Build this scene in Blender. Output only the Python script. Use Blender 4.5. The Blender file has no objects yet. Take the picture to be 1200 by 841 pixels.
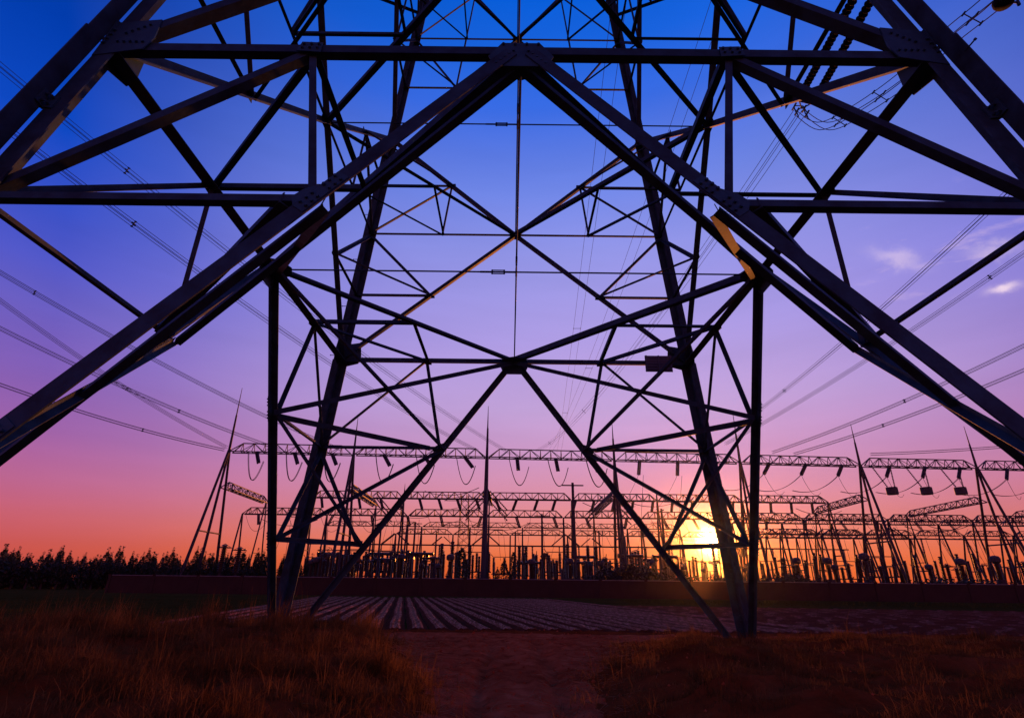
import bpy, bmesh, math, random
import numpy as np
from mathutils import Vector, Matrix
random.seed(7); RS = np.random.RandomState(5)
SC = bpy.context.scene; COL = SC.collection
PI = math.pi

# ------------------------------------------------------------------ camera
CAM = Vector((-0.07685, -11.07622, 1.6))
FW = Vector((6e-05, 0.92542, 0.37893)); RT = Vector((0.99994, -0.00421, 0.01013)); UP = Vector((-0.01097, -0.37891, 0.92537))
FPX = 643.65
cd = bpy.data.cameras.new("camera"); cam = bpy.data.objects.new("camera", cd); COL.objects.link(cam)
m = Matrix((RT, UP, -FW)).transposed().to_4x4(); m.translation = CAM
cam.matrix_world = m
cd.sensor_width = 36; cd.lens = FPX / 1200 * 36; cd.clip_start = 0.1; cd.clip_end = 6000
SC.camera = cam

def ray(px, py):
    return FW * FPX + RT * (px - 600) - UP * (py - 420.5)
def atY(px, py, Y):
    d = ray(px, py); return CAM + d * ((Y - CAM.y) / d.y)
def atZ(px, py, z):
    d = ray(px, py); return CAM + d * ((z - CAM.z) / d.z)

# ------------------------------------------------------------------ exposure, sun and sky
SC.view_settings.view_transform = 'Standard'; SC.view_settings.look = 'None'
SC.view_settings.exposure = 0; SC.view_settings.gamma = 1
SC.cycles.use_denoising = True
SC.cycles.max_bounces = 5; SC.cycles.volume_bounces = 0; SC.cycles.transparent_max_bounces = 8
SUN = ray(832, 634).normalized()
ld = bpy.data.lights.new("sun", 'SUN'); lo = bpy.data.objects.new("sun", ld); COL.objects.link(lo)
ld.energy = 4.4; ld.angle = math.radians(0.55); ld.color = (1.0, 0.26, 0.04)
lo.rotation_euler = SUN.to_track_quat('Z', 'Y').to_euler()

def lin(c):
    return tuple(((v / 255 + .055) / 1.055) ** 2.4 if v > 10 else v / 255 / 12.92 for v in c)
W = bpy.data.worlds.new("World"); SC.world = W; W.use_nodes = True
nt = W.node_tree; nt.nodes.clear()
class NB:
    def __init__(s, nt): s.nt = nt
    def n(s, t, **k):
        x = s.nt.nodes.new(t)
        for a, v in k.items(): setattr(x, a, v)
        return x
    def l(s, a, b): s.nt.links.new(a, b)
    def put(s, sock, v):
        if hasattr(v, 'default_value') and hasattr(v, 'is_output'): s.l(v, sock)
        else: sock.default_value = v
    def M(s, op, a, b=0.0, c=None, clamp=False):
        x = s.n('ShaderNodeMath', operation=op, use_clamp=clamp); s.put(x.inputs[0], a); s.put(x.inputs[1], b)
        if c is not None: s.put(x.inputs[2], c)
        return x.outputs[0]
    def dot(s, a, v):
        x = s.n('ShaderNodeVectorMath', operation='DOT_PRODUCT'); s.l(a, x.inputs[0]); x.inputs[1].default_value = v
        return x.outputs['Value']
    def ramp(s, fac, stops, interp='LINEAR'):
        x = s.n('ShaderNodeValToRGB'); x.color_ramp.interpolation = interp
        e = x.color_ramp.elements
        while len(e) < len(stops): e.new(0.5)
        for i, (p, c) in enumerate(stops):
            e[i].position = p; e[i].color = (*c, 1) if len(c) == 3 else c
        s.put(x.inputs[0], fac); return x.outputs[0]
    def mix(s, f, a, b, t='MIX'):
        x = s.n('ShaderNodeMix', data_type='RGBA', blend_type=t); s.put(x.inputs[0], f); s.put(x.inputs[6], a); s.put(x.inputs[7], b)
        return x.outputs[2]
    def noise(s, vec, scale, detail=4, rough=.55, dist=0):
        x = s.n('ShaderNodeTexNoise'); x.inputs['Scale'].default_value = scale; x.inputs['Detail'].default_value = detail
        x.inputs['Roughness'].default_value = rough; x.inputs['Distortion'].default_value = dist
        if vec is not None: s.l(vec, x.inputs['Vector'])
        return x.outputs[0]
b_ = NB(nt)
tc = b_.n('ShaderNodeTexCoord').outputs['Generated']
nv = b_.n('ShaderNodeVectorMath', operation='NORMALIZE'); b_.l(tc, nv.inputs[0]); D = nv.outputs[0]
z = b_.dot(D, (0, 0, 1))
el = b_.M('DIVIDE', b_.M('ARCSINE', z), PI / 2)              # 0 horizon, 1 zenith
def E(deg): return max(0, deg / 90)
mid = [(0, (226, 88, 36)), (1.9, (234, 108, 50)), (3.4, (236, 122, 84)), (5, (228, 132, 118)), (8.4, (216, 142, 166)), (11.8, (206, 150, 194)), (17, (196, 164, 219)), (24, (176, 158, 229)),
       (32.9, (146, 149, 230)), (38.8, (114, 136, 231)), (46.6, (58, 108, 228)), (51.5, (26, 100, 224)), (56, (4, 92, 214)), (70, (2, 52, 130)), (90, (2, 26, 70))]
side = [(0, (196, 74, 54)), (2.3, (204, 86, 78)), (4.7, (202, 98, 114)), (7.3, (190, 104, 148)), (11, (158, 98, 168)), (15.6, (130, 95, 182)), (20.8, (104, 94, 194)), (24, (82, 88, 200)),
        (28.3, (58, 82, 202)), (34, (14, 72, 194)), (41, (2, 60, 172)), (55, (2, 52, 144)), (70, (2, 36, 100)), (90, (2, 26, 70))]
rm = b_.ramp(el, [(E(a), lin(c)) for a, c in mid]); rs = b_.ramp(el, [(E(a), lin(c)) for a, c in side])
sx = b_.n('ShaderNodeSeparateXYZ'); b_.l(D, sx.inputs[0])
hx, hy = sx.outputs[0], sx.outputs[1]
az = b_.M('ARCTAN2', hx, hy)                                # 0 ahead (+y), right positive
a0 = math.radians(10)
ca = b_.M('COSINE', b_.M('SUBTRACT', az, a0))
hz = b_.M('SQRT', b_.M('SUBTRACT', 1.0, b_.M('MULTIPLY', z, z)))
cda = b_.M('MULTIPLY', b_.M('SUBTRACT', 1.0, ca), hz)        # 0 ahead of the glow azimuth
fs = b_.ramp(cda, [(0.0, (0, 0, 0)), (0.06, (.12,) * 3), (0.16, (.42,) * 3), (0.27, (.8,) * 3), (0.37, (1,) * 3)])
skyc = b_.mix(fs, rm, rs)
# unseen sky behind the camera, reddened to throw warm light on the ground
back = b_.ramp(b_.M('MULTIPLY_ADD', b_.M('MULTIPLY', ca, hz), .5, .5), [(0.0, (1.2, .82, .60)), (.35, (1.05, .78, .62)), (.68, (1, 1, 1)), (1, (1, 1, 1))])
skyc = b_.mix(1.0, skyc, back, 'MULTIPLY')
# below the horizon: dim earth
skyc = b_.mix(b_.M('GREATER_THAN', z, -0.02), (.02, .012, .012, 1), skyc)
mp0 = b_.n('ShaderNodeMapping'); b_.l(D, mp0.inputs[0]); mp0.inputs['Scale'].default_value = (1, 1, 7)
un = b_.M('MULTIPLY_ADD', b_.M('SUBTRACT', b_.noise(mp0.outputs[0], 2.2, 5, .55, .4), .5), .22, 1.0)
us = b_.n('ShaderNodeVectorMath', operation='SCALE'); b_.l(skyc, us.inputs[0]); b_.l(un, us.inputs['Scale']); skyc = us.outputs[0]
# thin wisps of cloud
mp = b_.n('ShaderNodeMapping'); b_.l(D, mp.inputs[0]); mp.inputs['Scale'].default_value = (1.0, 1.0, 4.2); mp.inputs['Rotation'].default_value = (0, .28, 0)
cn = b_.noise(mp.outputs[0], 7.0, 7, .62, .6)
cl = b_.ramp(cn, [(0.54, (0, 0, 0)), (0.72, (1, 1, 1))])
def blob(px, py, rad):
    v = ray(px, py).normalized()
    d = b_.dot(D, v)
    x = b_.M('DIVIDE', b_.M('SUBTRACT', d, math.cos(rad)), 1 - math.cos(rad), clamp=True)
    return b_.M('POWER', x, .8)
bl = b_.M('MAXIMUM', blob(1055, 305, .085), b_.M('MAXIMUM', blob(1130, 290, .10), blob(1175, 330, .05)))
cf = b_.M('MULTIPLY', b_.M('MULTIPLY', cl, bl), .75, clamp=True)
skyc = b_.mix(cf, skyc, (*lin((214, 186, 228)), 1))
def streak(px, py, slope, hl, hwid):
    """soft elongated wisp about a direction: hl, hwid = half length and half width in radians"""
    c0_ = ray(px, py).normalized(); t_ = (ray(px + 10, py + 10 * slope).normalized() - c0_).normalized(); n_ = c0_.cross(t_).normalized()
    wob = b_.M('MULTIPLY', b_.M('SUBTRACT', b_.noise(D, 34, 4, .65), .5), hwid * 3.2)
    a_ = b_.M('DIVIDE', b_.M('SUBTRACT', b_.dot(D, tuple(t_)), c0_.dot(t_)), hl)
    e_ = b_.M('DIVIDE', b_.M('ADD', b_.dot(D, tuple(n_)), wob), hwid)
    r2 = b_.M('ADD', b_.M('MULTIPLY', a_, a_), b_.M('MULTIPLY', e_, e_))
    return b_.M('MULTIPLY', b_.M('EXPONENT', b_.M('MULTIPLY', r2, -1.4)), b_.M('GREATER_THAN', b_.dot(D, tuple(c0_)), .9))
wi = b_.M('MAXIMUM', b_.M('MULTIPLY', streak(1176, 338, -.28, .017, .0060), 1.25), b_.M('MULTIPLY', streak(1050, 303, .25, .035, .012), .55))
wi = b_.M('MAXIMUM', wi, b_.M('MULTIPLY', streak(1165, 293, -.05, .03, .014), .5))
skyc = b_.mix(b_.M('MULTIPLY', wi, .8, clamp=True), skyc, (*lin((240, 214, 236)), 1))
# glow round the low sun
ds = b_.M('MAXIMUM', b_.dot(D, tuple(SUN)), 0.0)
def gl(width_deg, amp):
    k = 2 / (math.radians(width_deg) ** 2)                 # exp(-theta^2/width^2) ~ exp(-k(1-cos)) 
    return b_.M('MULTIPLY', b_.M('EXPONENT', b_.M('MULTIPLY', b_.M('SUBTRACT', ds, 1.0), k)), amp)
def addc(base, fac, col):
    v = b_.n('ShaderNodeVectorMath', operation='SCALE'); v.inputs[0].default_value = col; b_.l(fac, v.inputs['Scale'])
    return b_.mix(1.0, base, v.outputs[0], 'ADD')
skyc = addc(skyc, gl(15, .05), (1.0, .38, .16))
skyc = addc(skyc, gl(8, .04), (1.0, .36, .06))
skyc = addc(skyc, gl(2.0, .34), (1.0, .58, .16))
skyc = addc(skyc, gl(.62, 40), (1.0, .70, .30))
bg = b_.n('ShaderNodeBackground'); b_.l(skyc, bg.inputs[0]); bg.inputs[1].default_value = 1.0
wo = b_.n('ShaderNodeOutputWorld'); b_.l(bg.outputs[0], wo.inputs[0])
W.cycles.sampling_method = 'MANUAL'; W.cycles.sample_map_resolution = 2048

# ------------------------------------------------------------------ materials
def mat(name, base, rough=.6, metal=0.0, var=.25, scale=4.0, col2=None, bump=0.0, bscale=30, spec=.5, obj_coord=True):
    mt = bpy.data.materials.new(name); mt.use_nodes = True; t = mt.node_tree; t.nodes.clear(); q = NB(t)
    o = q.n('ShaderNodeOutputMaterial'); p = q.n('ShaderNodeBsdfPrincipled'); q.l(p.outputs[0], o.inputs[0])
    tcx = q.n('ShaderNodeTexCoord'); v = tcx.outputs['Object']
    nz = q.noise(v, scale, 5, .6)
    c2 = col2 or tuple(x * (1 - var) for x in base)
    lo_, hi = (tuple(x * (1 + var * .5) for x in base)), c2
    q.l(q.ramp(nz, [(.32, lo_), (.68, hi)]), p.inputs['Base Color'])
    p.inputs['Roughness'].default_value = rough; p.inputs['Metallic'].default_value = metal
    p.inputs['Specular IOR Level'].default_value = spec
    nz2 = q.noise(v, scale * 3, 4, .6)
    q.l(q.M('MULTIPLY_ADD', nz2, .25, rough - .12, clamp=True), p.inputs['Roughness'])
    if bump:
        bp = q.n('ShaderNodeBump'); bp.inputs['Strength'].default_value = bump; bp.inputs['Distance'].default_value = .02
        q.l(q.noise(v, bscale, 5, .6), bp.inputs['Height']); q.l(bp.outputs[0], p.inputs['Normal'])
    return mt
M_STEEL = mat('galvanized_steel', (.018, .070, .10), .72, .1, .6, 3.0, bump=.15, bscale=14)
M_PLATE = mat('gusset_steel', (.024, .10, .14), .66, .2, .3, 3.0, bump=.12, bscale=20)
M_FAR = mat('gantry_steel', (.045, .035, .04), .65, .3, .3, .4)
M_PORC = mat('brown_porcelain', (.045, .022, .016), .35, 0, .3, 3)
M_GLASSI = mat('dark_insulator', (.008, .007, .008), .85, 0, .3, 3, spec=.15)
M_WIRE = mat('aluminium_conductor', (.045, .04, .045), .85, .0, .2, 1)
M_CONC = mat('weathered_concrete', (.26, .24, .22), .85, 0, .3, 1.5, bump=.3, bscale=10)
M_WALL = mat('rendered_brick_wall', (.05, .022, .012), .9, 0, .35, .35, bump=.3, bscale=5)
M_LEAF = [mat('poplar_leaf', (.055, .085, .03), .7, 0, .5, .5), mat('shrub_leaf', (.03, .035, .012), .7, 0, .5, .6), mat('cypress_leaf', (.035, .06, .03), .75, 0, .4, .6)]
M_BARK = mat('bark', (.09, .065, .05), .9, 0, .3, 3)
M_SIGN = mat('painted_sign_back', (.07, .075, .095), .45, .3, .3, 2)
M_TRAP = mat('grey_enamel', (.06, .055, .055), .7, .1, .25, 1)

def soil(name, stops, scale, bump, bscale, rough=.95):
    mt = bpy.data.materials.new(name); mt.use_nodes = True; t = mt.node_tree; t.nodes.clear(); q = NB(t)
    o = q.n('ShaderNodeOutputMaterial'); p = q.n('ShaderNodeBsdfDiffuse'); q.l(p.outputs[0], o.inputs[0])
    v = q.n('ShaderNodeTexCoord').outputs['Object']
    a = q.noise(v, scale, 8, .65, .4); bb = q.noise(v, scale * .13, 3, .5)
    f = q.M('ADD', q.M('MULTIPLY', a, .6), q.M('MULTIPLY', bb, .4))
    q.l(q.ramp(f, stops), p.inputs['Color']); p.inputs['Roughness'].default_value = 1.0
    bp = q.n('ShaderNodeBump'); bp.inputs['Strength'].default_value = bump; bp.inputs['Distance'].default_value = .06
    q.l(q.noise(v, bscale, 8, .7), bp.inputs['Height']); q.l(bp.outputs[0], p.inputs['Normal'])
    return mt
M_EARTH = soil('reddish_earth', [(.3, (.13, .034, .008)), (.5, (.22, .060, .016)), (.7, (.32, .10, .03))], 1.4, .9, 5)
M_ROAD = soil('trodden_earth', [(.34, (.20, .040, .012)), (.5, (.48, .12, .042)), (.64, (.64, .20, .08))], 2.2, 1.0, 5)
M_GREEN = soil('low_crop_soil', [(.3, (.035, .035, .008)), (.5, (.055, .055, .012)), (.7, (.08, .06, .018))], .8, .8, 4)
M_BED = soil('bed_soil', [(.3, (.10, .038, .02)), (.7, (.20, .075, .04))], 2, .9, 8)
# mulch film: thin plastic over the beds, torn and dusty
def film():
    mt = bpy.data.materials.new('mulch_film'); mt.use_nodes = True; t = mt.node_tree; t.nodes.clear(); q = NB(t)
    o = q.n('ShaderNodeOutputMaterial'); v = q.n('ShaderNodeTexCoord').outputs['Object']
    p = q.n('ShaderNodeBsdfPrincipled'); p.inputs['Base Color'].default_value = (.38, .085, .055, 1); p.inputs['Roughness'].default_value = .6; p.inputs['Specular IOR Level'].default_value = .06
    s = q.n('ShaderNodeBsdfDiffuse'); s.inputs['Color'].default_value = (.19, .07, .035, 1)
    mp = q.n('ShaderNodeMapping'); mp.inputs['Scale'].default_value = (5.5, .45, 1); q.l(v, mp.inputs[0])
    f = q.ramp(q.noise(mp.outputs[0], 2.4, 6, .7, .5), [(.42, (0, 0, 0)), (.62, (1, 1, 1))])
    bp = q.n('ShaderNodeBump'); bp.inputs['Strength'].default_value = .7; bp.inputs['Distance'].default_value = .04
    q.l(q.noise(v, 5, 6, .6), bp.inputs['Height']); q.l(bp.outputs[0], p.inputs['Normal']); q.l(bp.outputs[0], s.inputs['Normal'])
    ms = q.n('ShaderNodeMixShader'); q.l(f, ms.inputs[0]); q.l(s.outputs[0], ms.inputs[1]); q.l(p.outputs[0], ms.inputs[2]); q.l(ms.outputs[0], o.inputs[0])
    return mt
M_FILM = film()
def straw(name, a, b2):
    mt = bpy.data.materials.new(name); mt.use_nodes = True; t = mt.node_tree; t.nodes.clear(); q = NB(t)
    o = q.n('ShaderNodeOutputMaterial'); v = q.n('ShaderNodeTexCoord').outputs['Object']
    col = q.ramp(q.noise(v, 1.3, 6, .7), [(.35, a), (.65, b2)])
    p = q.n('ShaderNodeBsdfDiffuse'); tr = q.n('ShaderNodeBsdfTranslucent'); q.l(col, p.inputs[0]); q.l(col, tr.inputs[0])
    ms = q.n('ShaderNodeMixShader'); ms.inputs[0].default_value = .4; q.l(p.outputs[0], ms.inputs[1]); q.l(tr.outputs[0], ms.inputs[2]); q.l(ms.outputs[0], o.inputs[0])
    return mt
M_STRAW = straw('dry_grass', (.06, .026, .008), (.26, .115, .036))
M_BLADE = straw('green_blade', (.03, .035, .006), (.08, .07, .015))

# ------------------------------------------------------------------ object helpers
def mesh(name, verts, faces, mt, smooth=False):
    me = bpy.data.meshes.new(name); me.from_pydata([tuple(v) for v in verts], [], faces); me.materials.append(mt)
    if smooth:
        me.polygons.foreach_set('use_smooth', [True] * len(me.polygons))
    me.update(); return me
def link(name, me, parent=None, loc=(0, 0, 0), rot=None):
    o = bpy.data.objects.new(name, me); COL.objects.link(o); o.location = loc
    if rot is not None: o.rotation_euler = rot
    if parent: o.parent = parent
    return o
def thing(name, label, cat, loc=(0, 0, 0), group=None):
    o = bpy.data.objects.new(name, None); COL.objects.link(o); o.location = loc; o.empty_display_size = .5
    o['label'] = label; o['category'] = cat
    if group: o['group'] = group
    return o
def tag(o, label, cat, group=None):
    o['label'] = label; o['category'] = cat
    if group: o['group'] = group
    return o
class MB:
    def __init__(s): s.v = []; s.f = []
    def add(s, vs, fs):
        k = len(s.v); s.v += [tuple(x) for x in vs]; s.f += [tuple(i + k for i in f) for f in fs]
    def box(s, c, h):
        cx, cy, cz = c; a, b, d = h
        vs = [(cx + i * a, cy + j * b, cz + l * d) for i in (-1, 1) for j in (-1, 1) for l in (-1, 1)]
        s.add(vs, [(0, 1, 3, 2), (4, 6, 7, 5), (0, 4, 5, 1), (2, 3, 7, 6), (0, 2, 6, 4), (1, 5, 7, 3)])
    def tube(s, A, B, r, r2=None, n=6, caps=True):
        A = Vector(A); B = Vector(B); d = (B - A)
        if d.length < 1e-6: return
        d.normalize(); r2 = r if r2 is None else r2
        u = d.orthogonal().normalized(); w = d.cross(u)
        vs = []
        for P, rr in ((A, r), (B, r2)):
            for i in range(n):
                t = 2 * PI * i / n; vs.append(P + u * math.cos(t) * rr + w * math.sin(t) * rr)
        fs = [(i, (i + 1) % n, n + (i + 1) % n, n + i) for i in range(n)]
        if caps: fs += [tuple(range(n))[::-1], tuple(range(n, 2 * n))]
        s.add(vs, fs)
    def path(s, pts, r, n=4):
        pts = [Vector(p) for p in pts]; vs = []; N = len(pts)
        for i, p in enumerate(pts):
            d = (pts[min(i + 1, N - 1)] - pts[max(i - 1, 0)]).normalized()
            u = d.cross(Vector((0, 0, 1)))
            if u.length < 1e-3: u = Vector((1, 0, 0))
            u.normalize(); w = d.cross(u)
            for k in range(n):
                t = 2 * PI * k / n; vs.append(p + u * math.cos(t) * r + w * math.sin(t) * r)
        fs = [(i * n + k, i * n + (k + 1) % n, (i + 1) * n + (k + 1) % n, (i + 1) * n + k) for i in range(N - 1) for k in range(n)]
        fs += [tuple(range(n))[::-1], tuple(range((N - 1) * n, N * n))]
        s.add(vs, fs)
    def lathe(s, prof, n=8, c=(0, 0, 0)):
        vs = [(c[0] + r * math.cos(2 * PI * k / n), c[1] + r * math.sin(2 * PI * k / n), c[2] + zz) for r, zz in prof for k in range(n)]
        N = len(prof)
        fs = [(i * n + k, i * n + (k + 1) % n, (i + 1) * n + (k + 1) % n, (i + 1) * n + k) for i in range(N - 1) for k in range(n)]
        fs += [tuple(range(n))[::-1], tuple(range((N - 1) * n, N * n))]
        s.add(vs, fs)
    def me(s, name, mt, smooth=False): return mesh(name, s.v, s.f, mt, smooth)
    def obj(s, name, mt, parent=None, smooth=False): return link(name, s.me(name, mt, smooth), parent)
def angle(mb, A, B, n, w, t=None, off=0.0, flip=1, w2=None):
    """L-section bar from A to B; one flange lies in the plane with outward normal n, the other points inward."""
    A = Vector(A); B = Vector(B); d = (B - A).normalized(); n = Vector(n)
    n = (n - d * n.dot(d)).normalized(); u = d.cross(n).normalized()
    if u.z < 0 or (abs(u.z) < 1e-3 and u.x < 0): u = -u
    u *= flip; t = t or max(.008, w * .09); w2 = w2 or w
    v = -n
    o = -u * (w * .5) + v * off
    sec = [(0, 0), (w, 0), (w, t), (t, t), (t, w2), (0, w2)]
    vs = [P + o + u * a + v * b for P in (A, B) for a, b in sec]
    fs = [(i, (i + 1) % 6, 6 + (i + 1) % 6, 6 + i) for i in range(6)] + [(5, 4, 3, 0), (3, 2, 1, 0), (6, 9, 10, 11), (6, 7, 8, 9)]
    mb.add(vs, fs)
def bar(name, parent, A, B, n, w, off=0.0, flip=1, mt=None, t=None, w2=None):
    mb = MB(); angle(mb, A, B, n, w, t, off, flip, w2); return mb.obj(name, mt or M_STEEL, parent)

# ================================================================== THE TOWER
B0, K = 6.922, -0.14097
def hw(z): return B0 + K * z
H1, ZV, ZL, H2, H3, H4, H5, H6, HT = 8.379, 5.56, 2.70, 12.88, 16.65, 21.07, 25.2, 29.3, 33.5
tower = thing('transmission_tower', 'huge steel lattice transmission tower seen from beneath, straddling the track', 'transmission tower')
FACES = {'N': 0, 'R': 1, 'F': 2, 'L': 3}
def fp(f, s, z, side=None):
    """point on face f: s along the face (-x..x seen from outside of N), height z"""
    h = hw(z)
    return {0: Vector((s, -h, z)), 1: Vector((h, s, z)), 2: Vector((-s, h, z)), 3: Vector((-h, -s, z))}[f]
def fn(f):
    return {0: Vector((0, -1, -K)), 1: Vector((1, 0, -K)), 2: Vector((0, 1, -K)), 3: Vector((-1, 0, -K))}[f].normalized()
def vb(z): return B0 * (1 - z / H1)       # half spacing of the inverted V at height z

# legs: two back-to-back angles with a slit, packed at intervals
ZS = [-.5, H1, H2, H3, H4, H5, H6, HT]
def legw(z): return .25 if z < H1 else (.225 if z < H3 else .19)
for sxx in (-1, 1):
    for syy in (-1, 1):
        for i in range(len(ZS) - 1):
            a, b = ZS[i], ZS[i + 1]; w = legw((a + b) / 2); g = .012
            A = Vector((sxx * hw(a), syy * hw(a), a)); Bp = Vector((sxx * hw(b), syy * hw(b), b))
            mb = MB()
            d = (Bp - A).normalized()
            ux = Vector((sxx, 0, 0)); ux = (ux - d * ux.dot(d)).normalized()
            uy = Vector((0, syy, 0)); uy = (uy - d * uy.dot(d) - ux * uy.dot(ux)).normalized()
            for q in (1, -1):
                # L number q: corner near the axis, flanges away from it
                t = .022; cx = ux * (g * q); cy = uy * (g * q)
                sec = [(0, 0), (w, 0), (w, t), (t, t), (t, w), (0, w)]
                vs = [P + cx + cy + ux * (q * p0) + uy * (q * p1) for P in (A, Bp) for p0, p1 in sec]
                fs = [(k, (k + 1) % 6, 6 + (k + 1) % 6, 6 + k) for k in range(6)] + [(5, 4, 3, 0), (3, 2, 1, 0), (6, 9, 10, 11), (6, 7, 8, 9)]
                mb.add(vs, fs)
            mb.obj('leg', M_STEEL, tower)
            # packing plates across the slit, with bolts
            L = (Bp - A).length; nn = max(2, int(L / 1.15))
            pk = MB()
            for k in range(1, nn):
                c = A + d * (L * k / nn)
                for (p, q2) in ((ux, uy), (uy, ux)):
                    vs = [c + d * (e * .11) + p * (f * .12) + q2 * (h * .0115) for e in (-1, 1) for f in (-1, 1) for h in (-1, 1)]
                    pk.add(vs, [(0, 1, 3, 2), (4, 6, 7, 5), (0, 4, 5, 1), (2, 3, 7, 6), (0, 2, 6, 4), (1, 5, 7, 3)])
                    for e in (-.06, .06):
                        for f in (-.07, .07):
                            cc = c + d * e + p * f
                            pk.tube(cc - q2 * .06, cc + q2 * .06, .016, n=6)
            o = pk.obj('packing_plates', M_PLATE, tower); o['kind'] = 'stuff'
# step bolts up the right-hand near leg and left far leg
def step_bolt(z, sxx, syy, k):
    h = hw(z); P = Vector((sxx * h, syy * h, z)); d = Vector((sxx * .9, 0, 0)) if k % 2 else Vector((0, syy * .9, 0))
    off = Vector((sxx * .02, syy * .02, 0))
    mb = MB(); A = P + off + d * .2; mb.tube(A, A + d * .19, .011, n=6); mb.tube(A + d * .18, A + d * .20 , .02, n=6)
    mb.obj('step_bolt', M_STEEL, tower)
for k in range(22):
    step_bolt(3.0 + k * .85, 1, -1, k)
for k in range(16):
    step_bolt(2.6 + k * .85, -1, 1, k)
# concrete feet
for sxx in (-1, 1):
    for syy in (-1, 1):
        mb = MB(); mb.lathe([(.55, -.6), (.55, -.12), (.48, -.06)], 16); o = mb.obj('footing', M_CONC, tower); o.location = (sxx * hw(0), syy * hw(0), 0)

def gusset(pts, n, thick=.018, off=0.0, bolts=()):
    """flat plate through pts (already in a plane) plus its bolt heads"""
    n = Vector(n).normalized(); v = -n; pts = [Vector(p) + v * off for p in pts]; N = len(pts); mb = MB()
    vs = pts + [p + v * thick for p in pts]
    mb.add(vs, [tuple(range(N)), tuple(range(N, 2 * N))[::-1]] + [(i, (i + 1) % N, N + (i + 1) % N, N + i) for i in range(N)])
    o = mb.obj('gusset_plate', M_PLATE, tower)
    if bolts:
        bb = MB()
        for p in bolts:
            p = Vector(p) + v * off
            bb.tube(p + n * .03, p - n * .05, .019, n=6)
        q = bb.obj('bolts', M_PLATE, o); q['kind'] = 'stuff'
    return o
def lerp(a, b, t): return a + (b - a) * t

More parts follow.
